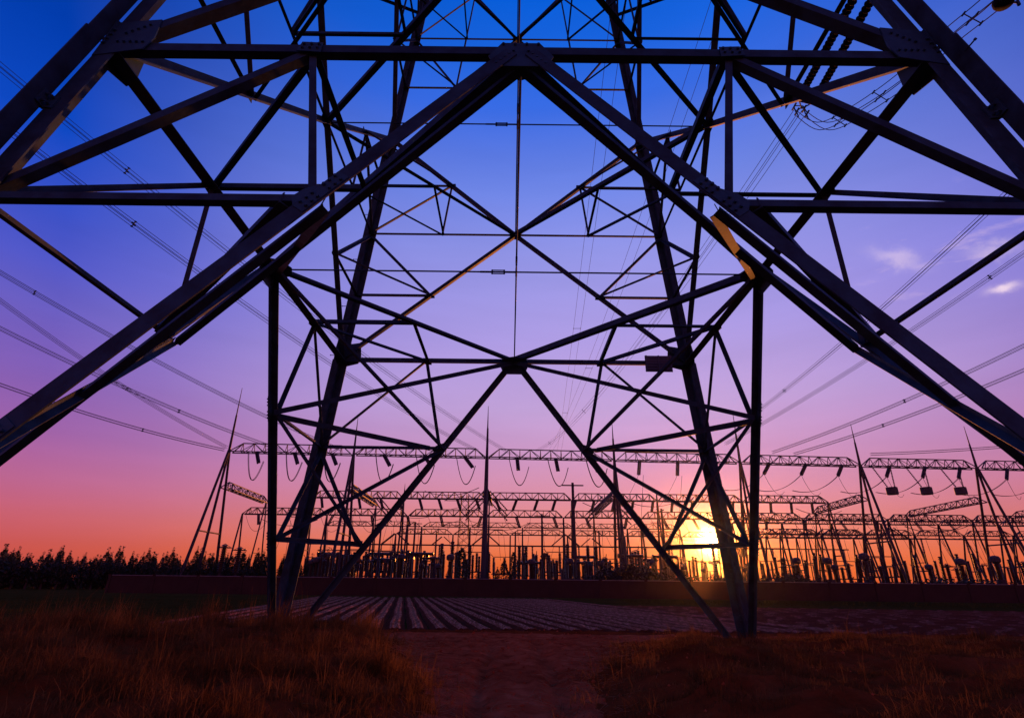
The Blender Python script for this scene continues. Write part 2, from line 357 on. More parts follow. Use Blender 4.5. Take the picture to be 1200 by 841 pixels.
ZUPV = Vector((0, 0, 1))
IN = .02      # depth of the layer behind the gussets
for f in range(4):
    n = fn(f); cor = lambda s, z: fp(f, s * hw(z), z)
    sd = lambda s, z: fp(f, s, z)
    far = (f == 2)
    M1 = sd(0, H1)
    # --- lower panel
    for s in (-1, 1):
        C = cor(s, H1); Ft = cor(s, -.15); Vn = sd(s * vb(ZV), ZV); Vl = sd(s * vb(ZL), ZL)
        Lg = cor(s, ZV); Qp = sd(s * hw(H1) / 2, H1)
        ft2 = sd(s * (vb(.0) - .45), .0)
        bar('main_brace', tower, lerp(ft2, M1, -.03) + ZUPV * (.05 if f in (0, 2) else .10), lerp(M1, ft2, .02) + ZUPV * (.05 if f in (0, 2) else .10), n, .19 if f in (0, 2) else .17, IN - .035, -1, t=.018, w2=.11 if f in (0, 2) else .17)
        bar('waist_beam', tower, C, M1, n, .165 if f in (0, 2) else .22, IN + .02, 1, t=.015, w2=.12 if f in (0, 2) else .25)
        bar('horizontal_strut', tower, Lg, Vn, n, .10, IN + .03, 1)
        bar('redundant_brace', tower, Qp, Lg, n, .125 if f == 0 else .085, IN + .04, 1)
        bar('redundant_brace', tower, Qp, Vn, n, .095, IN + .06, 1)
        bar('redundant_brace', tower, Lg, Vl, n, .10, IN + .045, 1)
        # plates
        d1 = (Vn - M1).normalized()
        # corner plate
        e = (M1 - C).normalized(); up = (cor(s, H2) - C).normalized(); dd = (sd(0, H2) - C).normalized()
        pl = [C + e * .02 - up * .28, C + e * .62 - up * .12, C + e * .66 + up * .14, C + dd * .80 + up * .10, C + up * .52 + e * .04, C + up * .5 - e * .05]
        bo = [C + e * (.22 + .085 * k) + up * .03 for k in range(5)] + [C + dd * (.34 + .085 * k) + up * .02 for k in range(5)] + [C + up * (.1 * k) + e * .05 for k in range(4)]
        gusset(pl, n, .018, .0, bo)
        e2 = e * (1 if f != 0 else .75); vplt = [Vn + e2 * .2, Vn + d1 * .24, Vn - e2 * .22 + d1 * .05, Vn - e2 * .2 - d1 * .1, Vn - d1 * .24]
        gusset(vplt, n, .014, IN - .025)
        for P_, sz in ((Qp, .17), (Lg, .16), (Vl, .15)):
            e_ = (M1 - C).normalized(); up_ = (cor(s, H2) - C).normalized()
            gusset([P_ - e_ * sz - up_ * sz * .6, P_ + e_ * sz - up_ * sz * .8, P_ + e_ * sz * .8 + up_ * sz * .5, P_ - e_ * sz * .9 + up_ * sz * .6], n, .010, IN - .012,
                   [P_ + e_ * a * sz * .6 + up_ * b * sz * .3 for a in (-1, 0, 1) for b in (-1, .6)])
        for t_ in (.34, .70):
            c_ = lerp(M1, ft2, t_) + ZUPV * (.05 if f in (0, 2) else .10); dd_ = (ft2 - M1).normalized(); w_ = dd_.cross(n).normalized()
            gusset([c_ + dd_ * .34 + w_ * .075, c_ - dd_ * .34 + w_ * .075, c_ - dd_ * .34 - w_ * .075, c_ + dd_ * .34 - w_ * .075], n, .010, IN - .047,
                   [c_ + dd_ * (.085 * k) + w_ * q_ for k in (-3, -2, -1, 1, 2, 3) for q_ in (-.045, .045)])
    # waist mid plate
    e = (sd(1, H1) - sd(0, H1)).normalized(); up = (sd(0, H1 + 1) - M1).normalized()
    dr = (sd(vb(ZV), ZV) - M1).normalized(); dl = (sd(-vb(ZV), ZV) - M1).normalized()
    bo = [M1 + dr * (.16 + .09 * k) + up * .03 for k in range(5)] + [M1 + dl * (.16 + .09 * k) + up * .03 for k in range(5)] + [M1 + e * (.16 * k - .24) + up * .06 for k in range(4)]
    gusset([M1 - e * .26 + up * .11, M1 + e * .26 + up * .11, M1 + e * .44 - up * .20, M1 + e * .34 - up * .42, M1 - e * .34 - up * .42, M1 - e * .44 - up * .20], n, .018, .0, bo)
    # --- upper panels
    def panel(z0, z1, midtop, wd, wr):
        """diagonals from corners at z0 up to the middle at z1 (midtop) or from the middle at z0 to corners at z1"""
        for s in (-1, 1):
            c0, c1 = cor(s, z0), cor(s, z1); m0, m1 = sd(0, z0), sd(0, z1)
            a, b = (c0, m1) if midtop else (m0, c1)
            bar('diagonal_brace', tower, a, b, n, wd, IN, 1)
            Dm = (a + b) / 2; zl = Dm.z; e_ = (m1 - c1).normalized()
            gusset([Dm - e_ * .15 - ZUPV * .1, Dm + e_ * .15 - ZUPV * .08, Dm + e_ * .12 + ZUPV * .12, Dm - e_ * .13 + ZUPV * .11], n, .010, IN - .012, [Dm + e_ * .07 * k for k in (-1, 0, 1)])
            bar('redundant_brace', tower, cor(s, zl), Dm, n, wr, IN + .02, 1)
            far_c = c1 if midtop else c0
            bar('redundant_brace', tower, far_c, Dm, n, wr, IN + .03, 1)
            if not midtop:
                q0 = sd(s * hw(z0) / 2, z0); bar('redundant_brace', tower, q0, Dm, n, wr * .8, IN + .04, 1)
            elif z1 > H2 + 1:
                q1 = sd(s * hw(z1) / 2, z1); bar('redundant_brace', tower, q1, Dm, n, wr * .8, IN + .04, 1)
    panel(H1, H2, True, .17, .10); panel(H2, H3, False, .17, .09); panel(H3, H4, True, .16, .085)
    panel(H4, H5, False, .12, .07); panel(H5, H6, True, .12, .07); panel(H6, HT, False, .11, .07)
    for zz, w in ((H2, .075), (H4, .075), (H6, .08), (HT, .08)):
        for s in (-1, 1):
            bar('level_beam', tower, cor(s, zz), sd(0, zz), n, w, IN + .03, 1)
    for zz, sz in ((H2, .20), (H4, .18)):
        m = sd(0, zz); gusset([m - e * sz + up * sz * .7, m + e * sz + up * sz * .7, m + e * sz - up * sz * .7, m - e * sz - up * sz * .7], n, .014, IN - .02)

# --- diaphragms and hip struts
ZUP = Vector((0, 0, 1))
def diaphragm(z, wd, wq, plates=True):
    h = hw(z) - .09; off = -.05
    mids = [Vector((0, -h, z)), Vector((h, 0, z)), Vector((0, h, z)), Vector((-h, 0, z))]
    for i in range(4):
        a, b = mids[i], mids[(i + 1) % 4]; Dm = (a + b) / 2
        bar('plan_brace', tower, a, b, -ZUP, wd, off, 1)
        qa = Vector((a.x or b.x / 2, a.y or b.y / 2, z)); qb = Vector((b.x or a.x / 2, b.y or a.y / 2, z))
        qa = Vector((a.x if abs(a.x) > .1 else b.x / 2, a.y if abs(a.y) > .1 else b.y / 2, z))
        qb = Vector((b.x if abs(b.x) > .1 else a.x / 2, b.y if abs(b.y) > .1 else a.y / 2, z))
        bar('plan_brace', tower, qa, Dm, -ZUP, wq, off - .015, 1); bar('plan_brace', tower, qb, Dm, -ZUP, wq, off - .02, 1)
        bar('plan_brace', tower, qa, qb, -ZUP, wq, off - .03, 1)
    if plates:
        for i, m in enumerate(mids):
            a = Vector((-m.y, m.x, 0)).normalized(); b = -m; b.z = 0; b.normalize()
            gusset([m - a * .45, m + a * .45, m + a * .34 + b * .30, m + b * .42, m - a * .34 + b * .30], -ZUP, .016, -.03,
                   [m + a * (.07 * k) + b * (.05 * abs(k)) for k in (-4, -3, -2, 2, 3, 4)])
    # cross tie rods with turnbuckles
    for (a, b) in ((mids[0], mids[2]), (mids[3], mids[1])):
        mb = MB(); o = Vector((0, 0, -.10 if abs(a.x) < .1 else -.06)); mb.tube(a + o, b + o, .019, n=6); mb.obj('tie_rod', M_STEEL, tower)
        d = (b - a).normalized(); c = (a + b) / 2 + o - d * (.42 if abs(a.x) > .1 else .3); tb = MB(); sdv = Vector((0, 0, 1))
        for k in (-1, 1):
            tb.tube(c - d * .14 + sdv * (.045 * k), c + d * .14 + sdv * (.045 * k), .014, n=6)
            tb.tube(c + d * (.14 * k) - sdv * .055, c + d * (.14 * k) + sdv * .055, .022, n=6)
            tb.tube(c + d * (.16 * k), c + d * (.42 * k), .024, n=6)
        tb.obj('turnbuckle', M_STEEL, tower)
diaphragm(H1, .16, .10); diaphragm(H2, .13, .07, False); diaphragm(H4, .10, .055, False)
for f in range(4):
    g = (f + 1) % 4          # faces f (its right half) and g (its left half) share a leg
    n1, n2 = fn(f), fn(g); nn = (n1 + n2).normalized()
    Vf = fp(f, vb(ZV), ZV); Vg = fp(g, -vb(ZV), ZV); Lf = fp(f, vb(ZL), ZL); Lg = fp(g, -vb(ZL), ZL)
    Mf = fp(f, 0, H1); Mg = fp(g, 0, H1)
    ins = lambda P, k=.12: P - n1 * k * .7 - n2 * k * .7
    bar('hip_strut', tower, ins(fp(f, vb(ZV) + .36, ZV), .05), ins(fp(g, -vb(ZV) - .36, ZV), .05), nn, .15, 0, 1, t=.016)
    bar('hip_strut', tower, ins(Lf), ins(Lg), nn, .13, 0, 1)
    bar('hip_strut', tower, ins(Mf), ins(Vg), nn, .125, .03, 1)
    bar('hip_strut', tower, ins(Mg), ins(Vf), nn, .115, .05, 1)
    bar('hip_strut', tower, ins(Vf), ins(Lg), nn, .095, .03, 1)
    bar('hip_strut', tower, ins(Vg), ins(Lf), nn, .095, .05, 1)
    for (za, zb, mt_) in ((H1, H2, 1), (H2, H3, 0), (H3, H4, 1), (H4, H5, 0)):
        if mt_: p = (fp(f, hw(za), za) + fp(f, 0, zb)) / 2; q = (fp(g, -hw(za), za) + fp(g, 0, zb)) / 2
        else: p = (fp(f, 0, za) + fp(f, hw(zb), zb)) / 2; q = (fp(g, 0, za) + fp(g, -hw(zb), zb)) / 2
        bar('hip_strut', tower, ins(p, .1), ins(q, .1), nn, .07, 0, 1)
# blank plate hung on the far waist beam
c = fp(2, -4.72, 8.30) - fn(2) * (-.05); mb = MB()
mb.box((0, 0, 0), (.44, .012, .28)); [mb.box((0, -.022, q_), (.40, .014, .022)) for q_ in (-.2, -.1, 0, .1, .2)]; [mb.box((q_, -.03, 0), (.02, .02, .28)) for q_ in (-.40, 0, .40)]
o = mb.obj('number_plate', M_SIGN, tower); o.location = c + Vector((0, -.22, 0))
# crossarm carrying the right-hand circuit (above the frame) and its twin
ZA = 22.6
for s in (-1, 1):
    tip = Vector((s * 13.2, 0, ZA))
    for (yy, zz) in ((-1, ZA - .35), (1, ZA - .35), (-1, H5), (1, H5)):
        h = hw(zz); bar('crossarm_chord', tower, Vector((s * h, yy * h, zz)), tip + Vector((0, yy * .25, .15 if zz > ZA else 0)), Vector((0, yy, 0)), .14, 0, 1)
    mb = MB()
    for yy in (-1, 1):
        for k in range(7):
            t0 = k / 7; t1 = (k + .5) / 7; t2 = (k + 1) / 7
            lo0 = lerp(Vector((s * hw(ZA), yy * hw(ZA), ZA - .35)), tip, t0); lo2 = lerp(Vector((s * hw(ZA), yy * hw(ZA), ZA - .35)), tip, t2)
            hi1 = lerp(Vector((s * hw(H5), yy * hw(H5), H5)), tip, t1)
            angle(mb, lo0, hi1, (0, yy, 0), .07); angle(mb, hi1, lo2, (0, yy, 0), .07)
    mb.obj('crossarm_lacing', M_STEEL, tower)

# ================================================================== insulators of the tower
def disc_profile(r=.14):
    return [(.03, .0), (.045, .03), (.06, .05), (r * .95, .062), (r, .075), (r * .9, .088), (.055, .098), (.03, .146)]
_mb = MB(); _mb.lathe(disc_profile(), 12); DISC = _mb.me('disc', M_GLASSI, True)
def insulator_string(A, B, label, group, n=None):
    A = Vector(A); B = Vector(B); d = (B - A).normalized(); L = (B - A).length; n = n or int((L - .6) / .235)
    t = thing('insulator_string', label, 'insulator string', A, group)
    q = (-d).to_track_quat('Z', 'Y'); st = (L - .6) / n
    for k in range(n):
        o = link('disc', DISC, t, d * (.3 + st * (k + 1)))
        o.rotation_mode = 'QUATERNION'; o.rotation_quaternion = q; o.scale = (1.25, 1.25, st / .146)
    mb = MB(); mb.tube((0, 0, 0), d * .32, .025); mb.tube(d * (L - .32), d * L, .025)
    mb.obj('end_fitting', M_PLATE, t)
    return t
tipR = Vector((13.2, 0, ZA))
E1 = atY(935, 118, 8.6); E2 = atY(952, 122, 8.7)
S1 = atY(1008, -15, 2.2); S2 = atY(1028, -12, 2.3)
insulator_string(S1, E1, 'left string of dark insulator discs hanging from the tower beside its right near leg', 'double insulator string')
insulator_string(S2, E2, 'right string of dark insulator discs hanging from the tower beside its right near leg', 'double insulator string')
# yoke and clamps
yk = thing('yoke_assembly', 'steel yoke with clamps joining the two insulator strings to the cables', 'yoke', (E1 + E2) / 2)
c0 = (E1 + E2) / 2; mb = MB(); d = (E1 - S1).normalized(); u = (E2 - E1).normalized()
mb.tube(-u * .35, u * .35, .05); mb.tube(-u * .3, d * .5, .035); mb.tube(u * .3, d * .5, .035); mb.obj('yoke_plate', M_PLATE, yk)
for a in (-1, 1):
    for b in (0, 1):
        p = u * (.26 * a) + d * (.5 + b * .15) + Vector((0, 0, -.22 + .45 * b)); mb = MB(); mb.tube(d * .3, p, .025); mb.tube(p - d * .2, p + d * .35, .045)
        mb.tube(p + d * .1, p + d * .05 + Vector((0, 0, -.35)), .03); mb.obj('clamp', M_PLATE, yk)
for (S, nm) in ((S1, 0), (S2, 1)):
    mb = MB(); mb.tube(tipR, S, .03); mb.obj('arm_link', M_PLATE, tower)

# ================================================================== power lines
def bundle(pts, label, group, sub=4, sp=.42, r=.02, spacers=(), sag=0.0, N=28, ext=0.0, name='power_line'):
    """quad bundle through 3-D points: pts = [start, end]; parabolic sag below the chord"""
    A, B = Vector(pts[0]), Vector(pts[1])
    if ext: A = A + (A - B) * ext
    d = (B - A); hdir = Vector((d.x, d.y, 0)).normalized(); u = Vector((-hdir.y, hdir.x, 0))
    P = lambda t: A + d * t - Vector((0, 0, 4 * sag * t * (1 - t)))
    th = thing(name, label, 'power line', P(.5), group); o0 = P(.5)
    offs = {4: ((-.5, -.5), (.5, -.5), (.5, .5), (-.5, .5)), 2: ((-.5, 0), (.5, 0)), 1: ((0, 0),)}[sub]
    for a, b in offs:
        mb = MB(); mb.path([P(i / N) + u * (a * sp) + Vector((0, 0, b * sp)) - o0 for i in range(N + 1)], r)
        mb.obj('conductor', M_WIRE, th)
    for t in spacers:
        c = P(t) - o0; mb = MB()
        for a, b in offs:
            e = c + u * (a * sp) + Vector((0, 0, b * sp)); mb.tube(c, e, r * 1.6); mb.tube(e - hdir * .1, e + hdir * .1, r * 2.6)
        mb.obj('spacer', M_PLATE, th)
    return th
def tpx(pts, px, sag, ext=0):   # parameter along the cable nearest to a pixel column
    A, B = Vector(pts[0]), Vector(pts[1])
    if ext: A = A + (A - B) * ext
    best = (1e9, .5)
    for i in range(1, 100):
        t = i / 100; p = A + (B - A) * t - Vector((0, 0, 4 * sag * t * (1 - t))) - CAM
        if p.dot(FW) < .5: continue
        x = 600 + FPX * p.dot(RT) / p.dot(FW); best = min(best, (abs(x - px), t))
    return best[1]
GL = 'power lines crossing the sky left of the tower'; GR = 'power lines crossing the sky right of the tower'
def sky_line(a, b, label, grp, sag=1.5, spx=(), ext=.25, r=.03, sub=4):
    bundle([a, b], label, grp, sub=sub, sp=.45, r=r * 1.3, sag=sag, ext=ext, spacers=[tpx((a, b), x, sag, ext) for x in spx])
sky_line(atZ(0, 445, 34), atY(263, 527, 110), 'lowest bundle of cables at the far left, ending at the left gantry mast', GL, 1.2, (168,))
sky_line(atZ(0, 376, 38), atY(330, 527, 111), 'second lowest bundle of cables at the left, running to the long gantry', GL, 1.6, (208,), r=.03)
sky_line(atZ(0, 343, 42), atY(266, 524, 110.5), 'steep bundle of cables at the left crossing another near the gantry mast', GL, 1.6, (150,), r=.028)
sky_line(atZ(0, 308, 44), atY(400, 527, 111), 'bundle of cables passing just under the left end of the main brace', GL, 2.0, (40,))
sky_line(atZ(0, 116, 40), atY(560, 528, 112), 'bundle of cables running down from the upper left corner to the gantry', GL, 3.2, (158, 405), r=.026)
sky_line(atZ(0, 48, 42), atY(600, 532, 113), 'uppermost faint bundle of cables at the upper left', GL, 3.2, (142,), r=.022)
sky_line(atZ(1200, 192, 44), atY(862, 500, 114), 'uppermost bundle of cables right of the tower, behind the big brace', GR, 2.0, (918,), r=.026)
sky_line(atZ(1200, 287, 44), atY(850, 520, 114), 'bundle of cables just below the upper right diagonal bar', GR, 1.6, (1161,), r=.026)
sky_line(atZ(1200, 398, 40), atY(905, 530, 115), 'middle bundle of cables at the far right', GR, 1.4, (1060,), r=.03)
sky_line(atZ(1200, 428, 38), atY(930, 532, 115), 'lower bundle of cables at the far right', GR, 1.2, (1034,), r=.03)
sky_line(atZ(1200, 520, 33), atY(1020, 532, 118), 'lowest bundle of cables at the right edge, ending at a gantry mast', GR, .4, (), r=.028)
GT = 'cables running from the tower to the gantry'
ye = c0 + d * .9
bundle([ye, atY(628, 528, 113)], 'bundle of cables from the yoke of the tower down to the gantry', GT, sp=.42, r=.016, sag=3.0, spacers=(.5, .8))
bundle([atZ(737, -90, 36), atY(655, 530, 113)], 'thin twin cables right of the centre falling steeply to the gantry', GT, sub=2, sp=.9, r=.016, sag=1.5, N=30, spacers=(.42, .72))
bundle([atZ(862, -60, 36), atY(645, 528, 113)], 'faint cables behind the right far leg falling to the gantry', GT, sub=2, sp=.9, r=.016, sag=3, N=30, spacers=(.5, .75))
# jumper loop under the crossarm
jp = [c0 + d * .8, atY(965, 148, 8.0), atY(1005, 130, 6.5), atY(1060, 92, 4.6), atY(1112, 44, 2.5), atY(1168, -2, .6), atY(1230, -70, -1.5)]
jump = thing('jumper_loop', 'loop of four slack cables passing behind the right near leg', 'power cable', jp[3])
def spline(P, k=6):
    out = []; P = [P[0]] + P + [P[-1]]
    for i in range(1, len(P) - 2):
        for j in range(k):
            t = j / k; a, b, c_, e = P[i - 1], P[i], P[i + 1], P[i + 2]
            out.append(.5 * ((2 * b) + (c_ - a) * t + (2 * a - 5 * b + 4 * c_ - e) * t * t + (3 * b - a - 3 * c_ + e) * t ** 3))
    return out + [P[-2]]
pp = spline(jp); 
for a, b in ((-.5, -.5), (.5, -.5), (.5, .5), (-.5, .5)):
    mb = MB(); mb.path([p + Vector((a * .45, 0, b * .45)) - jp[3] for p in pp], .017, 5); mb.obj('conductor', M_WIRE, jump)
for k in (3, 5, 9):
    c = jp[3] * 0 + (pp[min(k * 3, len(pp) - 1)] - jp[3]); mb = MB()
    for a, b in ((-.5, -.5), (.5, -.5), (.5, .5), (-.5, .5)):
        e = c + Vector((a * .45, 0, b * .45)); mb.tube(c, e, .02); mb.tube(e - Vector((0, .08, 0)), e + Vector((0, .08, 0)), .035)
    mb.obj('spacer', M_PLATE, jump)
wp = atY(1176, 2, .4); wt = thing('jumper_weight', 'dark round weight hanging on the cables at the top right corner', 'weight', wp)
mb = MB(); mb.lathe([(.04, -.16), (.24, -.13), (.28, -.04), (.28, .06), (.22, .14), (.05, .18)], 18); mb.obj('weight_disc', M_GLASSI, wt, True)
mb = MB(); mb.tube((0, 0, .15), (0, 0, 1.6), .03); mb.tube((.1, 0, 0), (.5, .05, .02), .03); mb.tube((.5, .05, -.08), (.5, .05, .12), .05); mb.obj('hanger', M_PLATE, wt)

# ================================================================== GROUND
from mathutils import noise as mn
def sm(a, b, x):
    t = min(1, max(0, (x - a) / (b - a))); return t * t * (3 - 2 * t)
def gh(x, y):
    ph = 0.75 + 2.1 * sm(-3, 7, y) * (1 if x < 0 else .85)
    n = mn.noise(Vector((x * .35, y * .35, 1.7))); n2 = mn.noise(Vector((x * 1.3, y * 1.3, 4.2))); n3 = mn.noise(Vector((x * 3.7, y * 3.7, 9.1)))
    side_ = sm(ph, ph + 2.4, abs(x)) * (1 - sm(5.2, 7.6, y + .5 * n))
    amp = .50 if x < 0 else .34
    far_l = sm(-20, -9, x)
    h = side_ * (amp + .22 * n + .10 * n2) * (.35 + .65 * far_l if x < 0 else 1)
    near = 1 - sm(9.5, 11, y)
    h += near * (.03 * n2 + .02 * n3) + (.06 * n3 + .035 * n2) * side_
    h += .05 * near * (1 - side_) * n
    h -= near * (1 - side_) * .09 * (math.exp(-((x + .55 - .1 * n) / .16) ** 2) + math.exp(-((x - .75 + .1 * n) / .16) ** 2)) * (1 - sm(6.5, 9, y))
    h += near * (1 - side_) * .07 * max(0, n3) * 1.2
    # raised lip between road and field
    h += .07 * math.exp(-((y - 10.6) / .35) ** 2) * (1 + .8 * n2) * (1 if -14 < x < 42 else 0)
    return h
def ground():
    xs = list(np.concatenate([np.array([-700, -400, -200, -100, -60]), np.linspace(-40, -15, 30), np.linspace(-14.8, 14.8, 190), np.linspace(15, 45, 36), np.array([60, 100, 200, 400, 700])]))
    ys = list(np.concatenate([np.array([-300, -100, -40]), np.linspace(-20, -6, 12), np.linspace(-5.8, 12.5, 150), np.array([15, 20, 30, 50, 80, 120, 200, 400, 700])]))
    vs = []; nx = len(xs)
    for y in ys:
        for x in xs:
            hh = gh(x, y) if abs(x) < 46 and -20 < y < 12.4 else 0
            vs.append((x, y, hh))
    fs = [(j * nx + i, j * nx + i + 1, (j + 1) * nx + i + 1, (j + 1) * nx + i) for j in range(len(ys) - 1) for i in range(nx - 1)]
    me = mesh('ground', vs, fs, M_EARTH, True); me.materials.append(M_ROAD); me.materials.append(M_GREEN)
    for p in me.polygons:
        x, y, zz = p.center; ph = 0.75 + 2.1 * sm(-3, 7, y) * (1 if x < 0 else .85) + .35 * mn.noise(Vector((x, y, 0)))
        if (abs(x) < ph + .4 and y < 8) or (7.4 < y < 10.2 and -30 < x < 40): p.material_index = 1
        elif (y > 6 and (x < -11 or y > 12)): p.material_index = 2
    o = link('ground', me); o['kind'] = 'structure'; return o
ground()
# ploughed field: raised beds under torn film, running away slightly to the left
fld = bpy.data.objects.new('field', None); COL.objects.link(fld); fld['kind'] = 'structure'; fld.location = (0, 11.0, 0)
RD = Vector((-.176, .984, 0)); YL = 46.0
def bed_mesh(seed, frac=1.0):
    r = random.Random(seed); n = 70; prof = [(-.41, -.01), (-.20, .075), (-.11, .12), (0, .085), (.11, .12), (.20, .075), (.41, -.01)]
    vs = []
    for j in range(n + 1):
        y = YL * (j / n) ** 1.4; wob = .03 * math.sin(y * .5 + seed) + r.uniform(-.008, .008)
        for a, b in prof:
            vs.append((RD.x / RD.y * y + a + wob + r.uniform(-.015, .015), y + r.uniform(-.03, .03), .01 + b * (1 + r.uniform(-.10, .10)) - .004))
    m_ = len(prof)
    fs = [(j * m_ + i, j * m_ + i + 1, (j + 1) * m_ + i + 1, (j + 1) * m_ + i) for j in range(n) for i in range(m_ - 1)]
    fs.append(tuple(range(m_)))
    me = mesh('field_bed', vs, fs, M_BED, False); me.materials.append(M_FILM)
    for k, p in enumerate(me.polygons):
        if k % (m_ - 1) in (1, 2, 3, 4) and (frac == 1 or (k // (m_ - 1) * 7 + seed * 13) % 17 < 17 * frac): p.material_index = 1
    return me
beds = [bed_mesh(k) for k in range(4)]; bare = [bed_mesh(10 + k, .12) for k in range(3)]
for i in range(76):
    x = -13.2 + i * .82
    q_ = link('field_bed', beds[i % 4] if x < 9 or (x < 14 and i % 3) else bare[i % 3], fld, (x, random.uniform(-.15, .15), 0))
    if x > 13: q_.scale = (1, .60 - .003 * (x - 13), .8)
gs = [(12, 58), (90, 46), (90, 62), (-13, 62)]
# green verge between the field and the wall
vs = [(-60, 57.6, .004), (8, 57.6, .004), (11, 38.6, .004), (130, 32, .004), (130, 69, .004), (-60, 66, .004)]
vg = link('verge', mesh('verge', vs, [(0, 1, 2, 3, 4, 5)], M_GREEN)); vg['kind'] = 'structure'

# ------------------------------------------------------------------ boundary wall
wa, wb = Vector((-54, 69, 0)), Vector((150, 64.5, 0)); dw = (wb - wa); nseg = 34
wall = thing('boundary_wall', 'long low dark boundary wall of the switchyard, behind the field', 'wall', wa)
L = dw.length; dx = dw.normalized(); ang = math.atan2(dx.y, dx.x)
mb = MB(); mb.box((0, 0, 1.06), (L / nseg / 2 - .11, .11, 1.10)); pm = mb.me('wall_panel', M_WALL)
mb = MB(); mb.box((0, 0, 1.12), (.17, .19, 1.16)); mb.box((0, 0, 2.31), (.22, .24, .035)); qm = mb.me('pillar', M_WALL)
mb = MB(); mb.box((0, 0, 2.20), (L / nseg / 2 - .25, .16, .04)); cm = mb.me('coping', M_CONC)
for i in range(nseg):
    link('wall_panel', pm, wall, dx * ((i + .5) * L / nseg), (0, 0, ang)); link('coping', cm, wall, dx * ((i + .5) * L / nseg), (0, 0, ang))
for i in range(nseg + 1): link('pillar', qm, wall, dx * (i * L / nseg), (0, 0, ang))

# ================================================================== TREES
def crown_mesh(seed, kind):
    r = random.Random(seed); vs = []; fs = []
    def leaf(c, s):
        a = Vector((r.gauss(0, 1), r.gauss(0, 1), r.gauss(0, .8))).normalized() * s; b = Vector((r.gauss(0, 1), r.gauss(0, 1), r.gauss(0, .8))); b = (b - a * b.dot(a) / a.length_squared).normalized() * s * .6
        k = len(vs); vs.extend([c - a, c + b, c + a * r.uniform(.7, 1.3), c - b]); fs.append((k, k + 1, k + 2, k + 3))
    if kind == 'spire':
        lobes = [(r.uniform(0, 6.28), r.uniform(.1, .9), r.uniform(.5, 1)) for _ in range(9)]
        for _ in range(1250):
            t = r.random() ** .8; a = r.uniform(0, 6.28)
            R = min(1, (1 - t) * 3) ** .6 * .95 * (.7 + .3 * abs(math.sin(a * 1.5 + t * 9 + seed))) * (.8 + .2 * math.sin(t * 13 + seed)) + .06
            R = max(.08, R) * r.uniform(.15, 1.15) ** .5
            leaf(Vector((math.cos(a) * R, math.sin(a) * R, .25 + t * 9.75)), r.uniform(.12, .3) * (1.2 - .6 * t))
        for _ in range(60): leaf(Vector((r.gauss(0, .12), r.gauss(0, .12), r.uniform(9, 11.4))), r.uniform(.08, .2))
    elif kind == 'cypress':
        for _ in range(700):
            t = r.random(); a = r.uniform(0, 6.28); R = 1.1 * math.sin(PI * min(.98, t * .93 + .07)) ** .6 * (.8 + .2 * math.sin(a * 3 + t * 7)) * r.uniform(.4, 1) ** .4
            leaf(Vector((math.cos(a) * R, math.sin(a) * R, .3 + t * 6.2)), r.uniform(.12, .26))
    else:
        cl = [Vector((r.gauss(0, 1.1), r.gauss(0, 1.0), r.uniform(.9, 2.3))) for _ in range(12)]
        for _ in range(800):
            c = r.choice(cl); p = c + Vector((r.gauss(0, .45), r.gauss(0, .45), r.gauss(0, .42)))
            if p.z > .1: leaf(p, r.uniform(.1, .24))
        for _ in range(40):
            c = r.choice(cl); leaf(c + Vector((r.gauss(0, .3), r.gauss(0, .3), r.uniform(.6, 1.2))), .12)
    return mesh('crown', vs, fs, {'spire': M_LEAF[0], 'cypress': M_LEAF[2], 'shrub': M_LEAF[1]}[kind])
SPIRE = [crown_mesh(k, 'spire') for k in range(6)]; CYP = [crown_mesh(20 + k, 'cypress') for k in range(2)]; SHR = [crown_mesh(40 + k, 'shrub') for k in range(4)]
mb = MB(); mb.tube((0, 0, -.2), (.05, .03, 6), .16, .05, 6); mb.tube((.05, .03, 6), (0, 0, 9.5), .05, .015, 5)
for k in range(6):
    a = k * 2.1; mb.tube((.03, .02, 1.6 + k), (math.cos(a) * .8, math.sin(a) * .8, 2.8 + k), .05, .015, 4)
TRUNK = mb.me('trunk', M_BARK)
def tree(name, crown, loc, s, label, cat, group, sz=None, trunk=True):
    t = thing(name, label, cat, loc, group); rz = random.uniform(0, 6.28)
    c = link('crown', crown, t, (0, 0, 0), (0, 0, rz)); c.scale = (s, s, sz or s)
    if trunk:
        q = link('trunk', TRUNK, t); q.scale = (s, s, (sz or s) * (1 if name == 'poplar_tree' else .25))
    return t
SPL = 'narrow dark poplar in the dense row of trees along the left horizon'
for i in range(285):
    x = -150 + 108 * (i + random.random()) / 285; base = 86 + max(0, (x + 84)) * 1.0 if x > -84 else 86 - (x + 84) * -.35 * 0
    y = base + random.uniform(0, 12)
    hgt = (y + 11) * random.choice([.030, .032, .034, .036, .038, .040, .048]) + 1.6 + random.uniform(-.3, .3)
    s = hgt / 10.4 * random.uniform(1.5, 2.0)
    tree('poplar_tree', random.choice(SPIRE), (x, y, 0), s * random.uniform(.75, 1.1), ('taller spire' if hgt / (y + 11) > .057 else 'lower crown') + ' of a dark poplar, ' + ('at the left edge' if x < -125 else 'left of the wall end' if x < -84 else 'behind the leaning left gantry legs' if x < -62 else 'behind the left far leg'), 'tree', 'row of trees on the left horizon', hgt / 10.4)
for i in range(34):
    x = -40 + i * 5.2 + random.uniform(-2, 2)
    tree('poplar_tree', random.choice(SPIRE), (x, 215 + random.uniform(0, 20), 0), 1.6, 'small faint tree far beyond the switchyard masts', 'tree', 'far trees beyond the switchyard', random.uniform(.55, .85))
